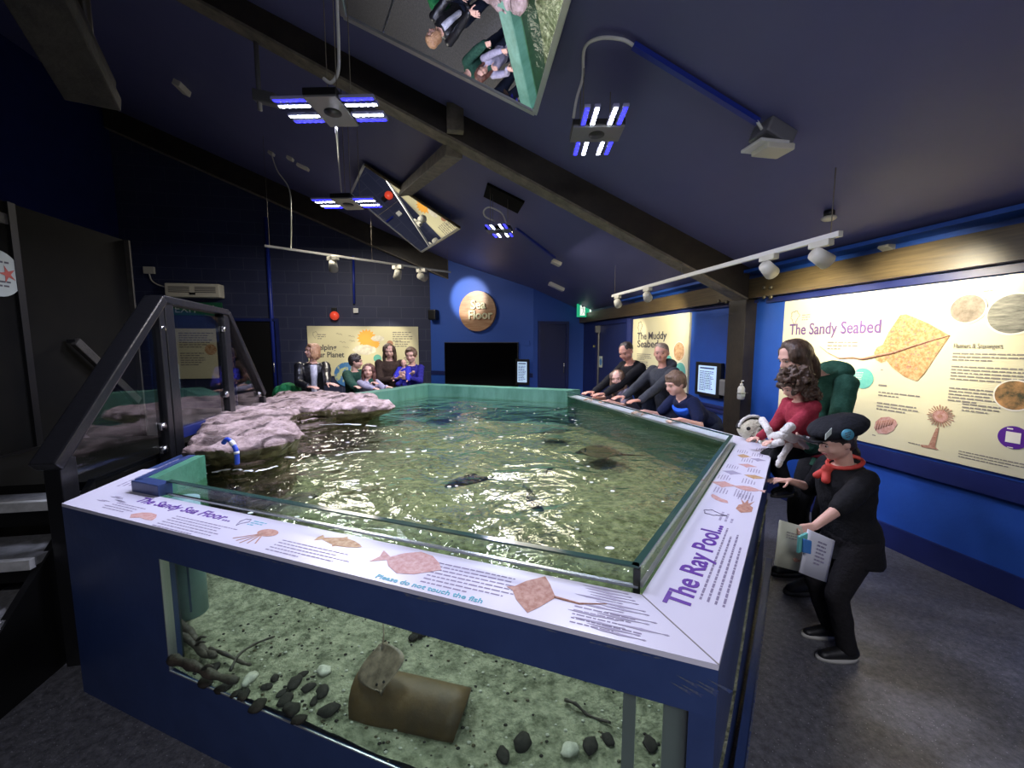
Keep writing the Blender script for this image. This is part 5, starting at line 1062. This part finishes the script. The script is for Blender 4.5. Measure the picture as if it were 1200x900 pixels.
# --- right-hand group leaning over the far right rim
person('person', 'girl in grey t-shirt with ponytail leaning both arms on the far right rim', (1.52, 5.02), inD, 1.32, lean=34, look=(-.55, -.85, -.12), hands={'L': (rimCD(.72, .05), inD, None, .3), 'R': (rimCD(.80, .12), inD, None, .3)}, top='t_shirt', topm=clothm('grey_mauve_cotton', (.16, .14, .17)), legm=jean, hair='long', hairmt=MB_, kid=True, sleeves='short', hips=(1.55, 5.0, .70), group=None)
person('person', 'man in black jumper bending over beside the girl in grey', (1.74, 5.15), inD, 1.72, lean=33, look=(-.75, -.75, -.42), hands={'L': (rimCD(.80, .04), inD, None, .3), 'R': (rimCD(.88, .04), inD, None, .3)}, top='jumper', topm=blk, legm=jean, hair='crop', hairmt=DK, skin=SKIN2, hips=(1.76, 5.16, .91), stout=1.12)
person('person', 'adult with cropped fair hair in grey hooded top facing the camera', (1.82, 4.58), inD, 1.62, lean=16, look=(-.55, -.95, .02), hands={'L': (rimCD(.56, .03), inD, None, .35), 'R': (rimCD(.66, .03), inD, None, .35)}, top='hooded_top', topm=clothm('charcoal_grey_fleece', (.035, .038, .045)), legm=jean, hair='crop', hairmt=GB, skin=SKIN2, hips=(1.83, 4.58, .86), stout=1.15, hoody=True)
bk_ = person('person', 'boy in navy and bright blue shirt leaning far over the rim, seen in profile', (1.90, 3.92), inD, 1.40, lean=52, look=(-1, -.28, -.28), hands={'L': (rimCD(.30, .06), inD, None, .3), 'R': (rimCD(.46, .10), inD, None, .3)}, top='football_shirt', topm=clothm('navy_shirt', (.006, .010, .035)), legm=jean, hair='short', hairmt=MB_, kid=True, sleeves='short', hips=(1.92, 3.88, .82))
q = bk_; g = MB(); R = []
for t, w, d in ((.13, .090, .070), (.17, .094, .071), (.235, .106, .070), (.27, .092, .060)):
    R.append(g.ring(q['Pv']+q['sp']*t*q['H']+q['tf']*(.02+.022), q['L2'], q['tf'], w*q['H']*.92, d*q['H']*.92+.004, 20))
g.loft(R); q['child']('shirt_front', g, clothm('bright_blue_panel', (.02, .10, .55)), .009, .003)
# --- left group behind the rock and back-left rim
inE = V((.88, -.47, 0)); blkl = mat('black_leather', (.010, .010, .012), .35, bump=.2, bscale=30)
p1_ = person('person', 'woman with blonde bob in black leather jacket over a white top, hand on the rock', (-2.84, 5.62), (.55, -.83), 1.62, lean=14, look=(-.62, -.75, .12), hands={'L': ((-2.36, 5.10, 1.04), (.9, -.2, -.1), None, .3), 'R': ((-2.62, 5.12, 1.04), (.9, -.3, 0), None, .3)}, top='leather_jacket', topm=blkl, legm=jean, hair='bob', hairmt=BL, hips=(-2.80, 5.60, .86))
q = p1_; g = MB(); R = []
for t, w, d in ((.05, .030, .072), (.14, .034, .078), (.22, .038, .080), (.27, .036, .066), (.295, .03, .055)): R.append(g.ring(q['Pv']+q['sp']*t*q['H']+q['tf']*.028, q['L2'], q['tf'], w*q['H'], d*q['H']+.006, 16))
g.loft(R); q['child']('white_top', g, clothm('white_cotton', (.55, .55, .62)), .008, .002)
person('person', 'child in dark green puffer jacket turned away towards the right', (-2.38, 6.05), (.75, -.4), 1.38, lean=6, look=(.95, .15, -.05), hands={'L': ((-2.0, 5.75, 1.02), (.8, -.5, 0), None, .4), 'R': ((-2.2, 5.55, 1.0), (.8, -.5, 0), None, .4)}, top='puffer_jacket', topm=clothm('dark_green_nylon', (.010, .045, .03), (.03, .09, .06)), legm=jean, hair='short', hairmt=DK, kid=True, puffy=.02, hips=(-2.40, 6.03, .76))
person('person', 'girl with very long brown hair in pale grey hooded top', (-2.12, 5.88), (.6, -.8), 1.28, lean=8, look=(.25, -1, .02), hands={'L': ((-1.78, 5.66, .98), inE, None, .4), 'R': ((-1.90, 5.46, .98), inE, None, .4)}, top='hooded_top', topm=clothm('pale_lilac_grey_fleece', (.30, .28, .36)), legm=jean, hair='long', hairmt=hairm('auburn_brown_hair', (.07, .025, .018), (.15, .06, .04)), kid=True, hoody=True, hips=(-2.12, 5.86, .68))
person('person', 'woman with long dark hair in brown jacket behind the long-haired girl', (-1.98, 6.48), (.35, -.95), 1.64, lean=14, look=(.2, -1, -.25), hands={'L': ((-1.66, 6.25, 1.10), (.9, -.2, .2), (0, .3, 1), .5), 'R': ((-1.85, 6.15, 1.05), (.9, -.1, .1), (0, .3, 1), .5)}, top='brown_jacket', topm=clothm('brown_cloth', (.045, .028, .02)), legm=jean, hair='long', hairmt=BR, hips=(-1.98, 6.48, .85))
blu = clothm('royal_blue_nylon', (.015, .013, .13), (.03, .026, .24))
person('person', 'older child with fair brown hair in dark blue coat holding the baby', (-1.62, 6.62), (-.1, -1), 1.50, lean=10, look=(-.12, -1, -.15), hands={'L': ((-1.60, 6.22, 1.06), (-.9, -.1, .1), (0, 1, .2), .6), 'R': ((-1.78, 6.24, 1.12), (.9, -.2, .1), (0, 1, .2), .6)}, top='blue_coat', topm=blu, legm=jean, hair='short', hairmt=MB_, kid=True, hips=(-1.62, 6.62, .80))
person('person', 'baby in bright blue snowsuit held up at the far left rim', (-1.70, 6.30, .78), (-.1, -1), .70, lean=4, look=(.05, -1, -.05), hands={'L': ((-1.60, 6.14, 1.03), (0, -1, -.2), None, .6), 'R': ((-1.82, 6.14, 1.03), (0, -1, -.2), None, .6)}, top='snowsuit', topm=clothm('bright_blue_snowsuit', (.03, .03, .36), (.05, .05, .5)), legm=blu, hair=None, kid=True, puffy=.015, hips=(-1.70, 6.32, 1.00), feet=[(-1.65, 6.28, .82), (-1.75, 6.28, .82)], shoem=blu, sole=blu)
g = MB(); hc_ = V((-1.70, 6.30, 1.0)); 
bb_p = bpy.data.objects[[o.name for o in bpy.data.objects if o.get('label', '').startswith('baby in')][0]]
# woman, toddler and boy on the near right
grn = clothm('forest_green_fleece', (.018, .07, .045), (.03, .10, .065))
fw = V((-.96, -.12, 0))
wm = person('person', 'woman with long brown hair in green hooded top bending over the toddler', (2.14, 2.72), fw, 1.68, lean=12, look=(-1, .08, -.42), hands={'L': ((1.78, 2.36, .97), (-.9, .3, .2), (0, .6, .8), .7), 'R': ((1.88, 2.62, 1.0), (-.9, -.3, .2), (0, -.4, .9), .7)}, top='hooded_top', topm=grn, legm=blk, hair='long', hairmt=BR, hoody=True, hips=(2.16, 2.66, .90), flare=.1, stout=.92, headoff=(-.14, -.03, -.03), vox=.007, feet=[(1.93, 2.42), (2.00, 2.66)], sole=M['dsole'])
red = clothm('crimson_fleece', (.24, .018, .035), (.34, .04, .06))
td = person('person', 'curly-haired toddler in red jacket sitting on the woman in green, hands on the soft toy', (1.80, 2.50, .74), (-.97, -.2), .92, lean=14, look=(-1, .05, -.50), hands={'L': ((1.60, 2.42, .985), (-.95, -.1, -.15), None, .5), 'R': ((1.62, 2.58, .985), (-.95, 0, -.15), None, .5)}, top='red_jacket', topm=red, legm=blk, hair='curly', hairmt=BR, kid=True, hips=(1.84, 2.46, .98), flare=.2, feet=[(1.70, 2.40, .66), (1.74, 2.46, .66)], vox=.0055, knees=[(-1, 0, .2), (-1, 0, .2)], sole=M['dsole'])
kf = V((-.97, .02, 0))
kd = person('person', 'boy in black flat cap and black t-shirt with red neckerchief holding activity sheets', (1.74, 1.98), kf, 1.20, lean=10, look=(-1, .10, -.34), hands={'L': ((1.36, 1.74, .765), (-.92, .1, -.35), (.1, -1, -.1), 1.0), 'R': ((1.54, 2.16, .84), (-.98, .05, .05), None, .35)}, top='t_shirt', topm=blk, legm=clothm('charcoal_trousers', (.012, .011, .012)), hair='short', hairmt=DK, kid=True, sleeves=.12, hips=(1.75, 1.98, .63), feet=[(1.70, 1.89), (1.74, 2.05)], vox=.006, stout=1.22, hem=.09)
# cap, badges, neckerchief
q = kd; hp_, he_ = q['hp'], q['he']
g = MB(); q['he'](g, 0, -.12, .38, .62, .70, .30); q['he'](g, 0, -.08, .26, .43, .47, .14); cap_ = q['child']('flat_cap', g, clothm('black_felt', (.010, .011, .014)), .008, .006)
g = MB(); R = []
for t in range(9): a_ = -PI*.33+t*PI*.66/8; R.append(q['hp'](math.sin(a_)*.42, .42+math.cos(a_)*.26-.02, .22+.02*math.cos(a_)))
g.tube(R, .035*q['hh'], 8); 
g.quads([q['hp'](math.sin(a_)*.40*s, .02+math.cos(a_)*(.60 if s == 1 else .35), (.20 if s == 1 else .26)) for s in (1,) for a_ in [-1, -.7, -.35, 0, .35, .7, 1]], [tuple(range(7))])
g.build('cap_peak', blk, cap_)
def badge(c, n, r, m, nm, star=None):
    g = MB(); n = n.normalized(); x = n.orthogonal().normalized(); y = n.cross(x); g.cyl(c, c+n*.006, r, n=24, m=m); o = g.build(nm, None, cap_); return o
cl_ = q['hp'](.56, .06, .36); nl = (q['l']+q['u']*.15).normalized()
bg = badge(cl_+nl*.012, nl, .026, mat('teal_badge', (.08, .30, .40), .4), 'round_badge')
g = MB(); lines(g, cl_+nl*.020-q['f']*-.014+q['u']*.008, -q['f'], q['u'], .026, .010, 3, m=M['dtext'], off=.001); g.build('badge_print', None, bg)
g = MB(); c_ = q['hp'](.46, .42, .46); g.box(c_+nl*.01, (.040, .004, .030), (q['f']*-.8+q['u']*.5), nl, m=M['dimw']); g.build('pale_badge', None, cap_)
nkr = mat('red_cotton_scarf', (.45, .03, .02), .7, col2=(.55, .06, .04), scale=20)
g = MB(); R = []
for i in range(17):
    a_ = 2*PI*i/16; R.append(q['nk']+q['sp']*(.010-.012*math.cos(a_))+q['tf']*math.cos(a_)*.068+q['L2']*math.sin(a_)*.078)
g.tube(R, .011, 8); kp = q['nk']+q['tf']*.085-UP*.01; g.ell(kp, .026, .022, .022); g.cap(kp, kp-UP*.05+q['tf']*.02+q['L2']*.02, .014, .02); g.cap(kp, kp-UP*.04+q['tf']*.03-q['L2']*.03, .012, .018)
q['child']('neckerchief', g, nkr, .006, .004)
# hand-held activity sheets
cy = mat('cream_sheet', (.42, .42, .30), .5, col2=(.50, .50, .38), scale=5); wh = mat('white_sheet', (.62, .62, .66), .5)
hw = V((1.335, 1.78, .735))
def sheet(c, x, y, w, h, m, nm, par=None, label=None, thick=.0015, bend=.02):
    x = V(x).normalized(); y = V(y).normalized(); n = x.cross(y).normalized(); g = MB(); N_ = 8; top = []
    for i in range(N_+1):
        t = i/N_-.5; top.append([c+x*w*t+y*h*s+n*bend*math.cos(PI*t) for s in (-.5, .5)])
    fr = [p[0] for p in top]+[p[1] for p in top][::-1]
    vs = [p for pr in top for p in pr]; vs += [p+n*thick for p in vs]; k = 2*(N_+1); fs = []
    for i in range(N_): a = 2*i; fs += [(a, a+1, a+3, a+2), (k+a, k+a+2, k+a+3, k+a+1)]
    for i in range(N_): a = 2*i; fs += [(a, a+2, k+a+2, k+a), (a+1, k+a+1, k+a+3, a+3)]
    fs += [(0, k, k+1, 1), (2*N_, 2*N_+1, k+2*N_+1, k+2*N_)]; g.quads(vs, fs, m, True); return g, n
pc = onp(943, 650, (0, 1.74, 0), V((0, 1, 0)));
pts_ = {k_: onp(x_, y_, (1.2, 1.72, 0), V((-.25, 1, 0)).normalized()) for k_, x_, y_ in (('a', 912, 611), ('b', 951, 617), ('c', 943, 673), ('d', 908, 660))}
xx = ((pts_['b']-pts_['a'])+(pts_['c']-pts_['d'])); yy = ((pts_['a']-pts_['d'])+(pts_['b']-pts_['c'])); w_ = xx.length/2; h_ = yy.length/2; cc_ = sum(pts_.values(), V())/4
t = thing('activity_sheet', cc_-UP*h_/2, 'cream sheet with sea animal pictures hanging from the hand of the boy in the cap', 'sheet')
g, n_ = sheet(cc_, xx, yy, w_, h_, cy, 'x', bend=.006); g.build('card', None, t)
nf_ = n_ if n_.y < 0 else -n_; xq, yq = xx.normalized(), yy.normalized()
if xq.cross(yq).dot(nf_) < 0: xq = -xq
g = MB(); shape(g, cc_+nf_*.012+xq*.02-yq*.055, xq, yq, squid, M['sepia'], sc=.028); shape(g, cc_+nf_*.012+xq*.055+yq*.02, xq, yq, circ(.022), M['tealc']); shape(g, cc_+nf_*.012+xq*.035+yq*.05, xq, yq, circ(.018), M['sepia']); lines(g, cc_+nf_*.012-xq*.06+yq*.06, xq, yq, .09, .012, 3, m=M['gtext']); g.build('pictures', None, t)
pts_ = {k_: onp(x_, y_, (1.25, 1.66, 0), V((-.35, 1, 0)).normalized()) for k_, x_, y_ in (('a', 946, 621), ('b', 978, 632), ('c', 967, 683), ('d', 936, 669))}
xx = ((pts_['b']-pts_['a'])+(pts_['c']-pts_['d'])); yy = ((pts_['a']-pts_['d'])+(pts_['b']-pts_['c'])); w_ = xx.length/2; h_ = yy.length/2; cc_ = sum(pts_.values(), V())/4
t = thing('activity_sheet', cc_-UP*h_/2, 'white folded sheet held in front of the cream one by the boy in the cap', 'sheet')
g, n_ = sheet(cc_, xx, yy, w_, h_, wh, 'x', bend=.008, thick=.004); g.build('paper', None, t)
nf_ = n_ if n_.y < 0 else -n_; xq, yq = xx.normalized(), yy.normalized()
if xq.cross(yq).dot(nf_) < 0: xq = -xq
g = MB(); lines(g, cc_+nf_*.013-xq*.035+yq*.06, xq, yq, .07, .016, 7, m=M['greyfish']); g.build('text_lines', None, t)
t = thing('activity_toy', onp(940, 632, (0, 1.69, 0), V((0, 1, 0))), 'small teal and blue bundle of cards in the hand of the boy in the cap', 'cards')
p = onp(940, 636, (0, 1.64, 0), V((0, 1, 0))); g = MB(); g.box(p, (.045, .012, .075), V((1, .2, .3)), m=M['tealc'], bevel=.004); g.build('card', None, t)
g = MB(); g.box(p+V((.012, -.012, -.01)), (.040, .010, .06), V((1, .1, -.3)), m=M['earth'], bevel=.004); g.build('card', None, t)
# soft toy on the rim corner
pl_c = mat('cream_plush', (.52, .48, .32), .95, col2=(.62, .58, .42), scale=60, bump=.6, bscale=120, sheen=.5); pl_w = mat('white_plush', (.62, .60, .55), .95, col2=(.70, .68, .62), scale=60, bump=.6, bscale=120, sheen=.5); pl_b = mat('black_plush', (.015, .015, .015), .95, bump=.5, bscale=120)
bc = onz(881, 500, 1.0); bc = V((bc.x, bc.y, 0)); r_ = .095; cz = .905+r_*.82
t = thing('soft_toy', (bc.x, bc.y, .90), 'cream and black plush creature with long white limbs lying on the rim corner', 'soft toy')
def plush(mb, m, nm, v=.006): mm = remesh(mb, v, 1, lambda co, n: n*noise.noise(co*60)*.004); mm.materials.append(m); [setattr(p, 'use_smooth', True) for p in mm.polygons]; return link(nm, mm, t)
hb = V((bc.x, bc.y, cz)); g = MB(); g.ell(hb, r_*1.05, r_*.8, r_*.82); g.ell(hb+V((.02, -.03, -.03)), r_*.7, r_*.6, r_*.5); plush(g, pl_c, 'head')
g = MB(); R = [hb+V((math.cos(a_)*r_*1.02, .0, math.sin(a_)*r_*.86)) for a_ in [PI*(.02+.96*i/12) for i in range(13)]]; g.tube(R, .020, 8); plush(g, pl_b, 'dark_trim', .005)
g = MB(); R = [hb+V((math.cos(a_)*r_*1.06, -.01, math.sin(a_)*r_*1.02)) for a_ in [PI*(.05+.9*i/12) for i in range(13)]]; g.tube(R, .012, 8); plush(g, pl_w, 'pale_trim', .005)
for dx, dz in ((-.055, .015), (.03, .03), (-.03, -.045), (.045, -.045), (.0, -.055)):
    g = MB(); g.ell(hb+V((dx, -.070+abs(dx)*.3, dz)), .017, .014, .014); plush(g, pl_b, 'dark_spot', .005)
def wz(x, y, yy_): return onp(x, y, (0, yy_, 0), V((0, 1, 0)))
yb = 2.28
for P, r0_, r1_ in (([(893, 492), (900, 503), (905, 512)], .028, .026), ([(893, 517), (903, 521), (915, 518)], .030, .026), ([(905, 512), (918, 510), (930, 514)], .034, .034), ([(920, 506), (926, 500)], .034, .034), ([(930, 512), (945, 514), (958, 519)], .022, .018), ([(925, 522), (917, 534), (912, 545)], .024, .020), ([(938, 518), (945, 524)], .02, .018)):
    g = MB(); S_ = [wz(x, y, (2.62 if x < 896 else 2.50 if x < 906 else yb)) for x, y in P]
    for i in range(len(S_)-1): g.cap(S_[i], S_[i+1], r0_*.8, r1_*.8)
    plush(g, pl_w, 'limb')
# green bag and red object behind the rock at the far left
g = MB(); p = onp(338, 460, (0, 5.6, 0), V((0, 1, 0))); g.ell(p, .17, .14, .14); g.ell(p+V((-.09, 0, -.02)), .12, .12, .13); me = remesh(g, .012, 1, lambda co, n: n*noise.noise(co*14)*.02); me.materials.append(clothm('bright_green_nylon', (.015, .16, .05), (.03, .24, .09)))
[setattr(k_, 'use_smooth', True) for k_ in me.polygons]
tag(link('green_bag', me), 'bright green crumpled bag behind the rock left of the woman in black', 'bag')
# unseen fill lights added to brighten the front, middle and back of the room
def area(loc, rot, sx, sy, e, col):
    l = bpy.data.lights.new('fill_light', 'AREA'); l.shape = 'RECTANGLE'; l.size = sx; l.size_y = sy; l.energy = e; l.color = col; o = bpy.data.objects.new('fill_light', l); COL.objects.link(o); o.location = loc; o.rotation_euler = rot; return o
area((.6, -1.2, 2.7), (math.radians(35), 0, 0), 1.6, .8, P_FILL, (.9, .9, 1))
area(tuple(SO(5.6, 1.2, 3.0)), (0, math.radians(0), 0), 1.0, 1.0, P_FILL*1.0, (1, .9, .75))
area(tuple(SO(8.2, -2.0, 4.0)), (0, 0, 0), 1.0, 1.0, P_FILL*2.2, (1, .92, .8))
bag = [o for o in bpy.data.objects if o.name.startswith('green_bag')][0]; bl0 = bag.location
t = thing('side_table', (bl0.x, bl0.y, 0), 'black table against the dark behind the rock, carrying the green bag', 'table')
g = MB(); g.box((bl0.x, bl0.y, bl0.z-.018), (.5, .34, .03), m=M['black'], bevel=.004); g.build('table_top', None, t)
for sx in (-1, 1):
    for sy in (-1, 1): g = MB(); g.box((bl0.x+sx*.21, bl0.y+sy*.13, (bl0.z-.033)/2), (.035, .035, bl0.z-.033), m=M['black']); g.build('leg', None, t)
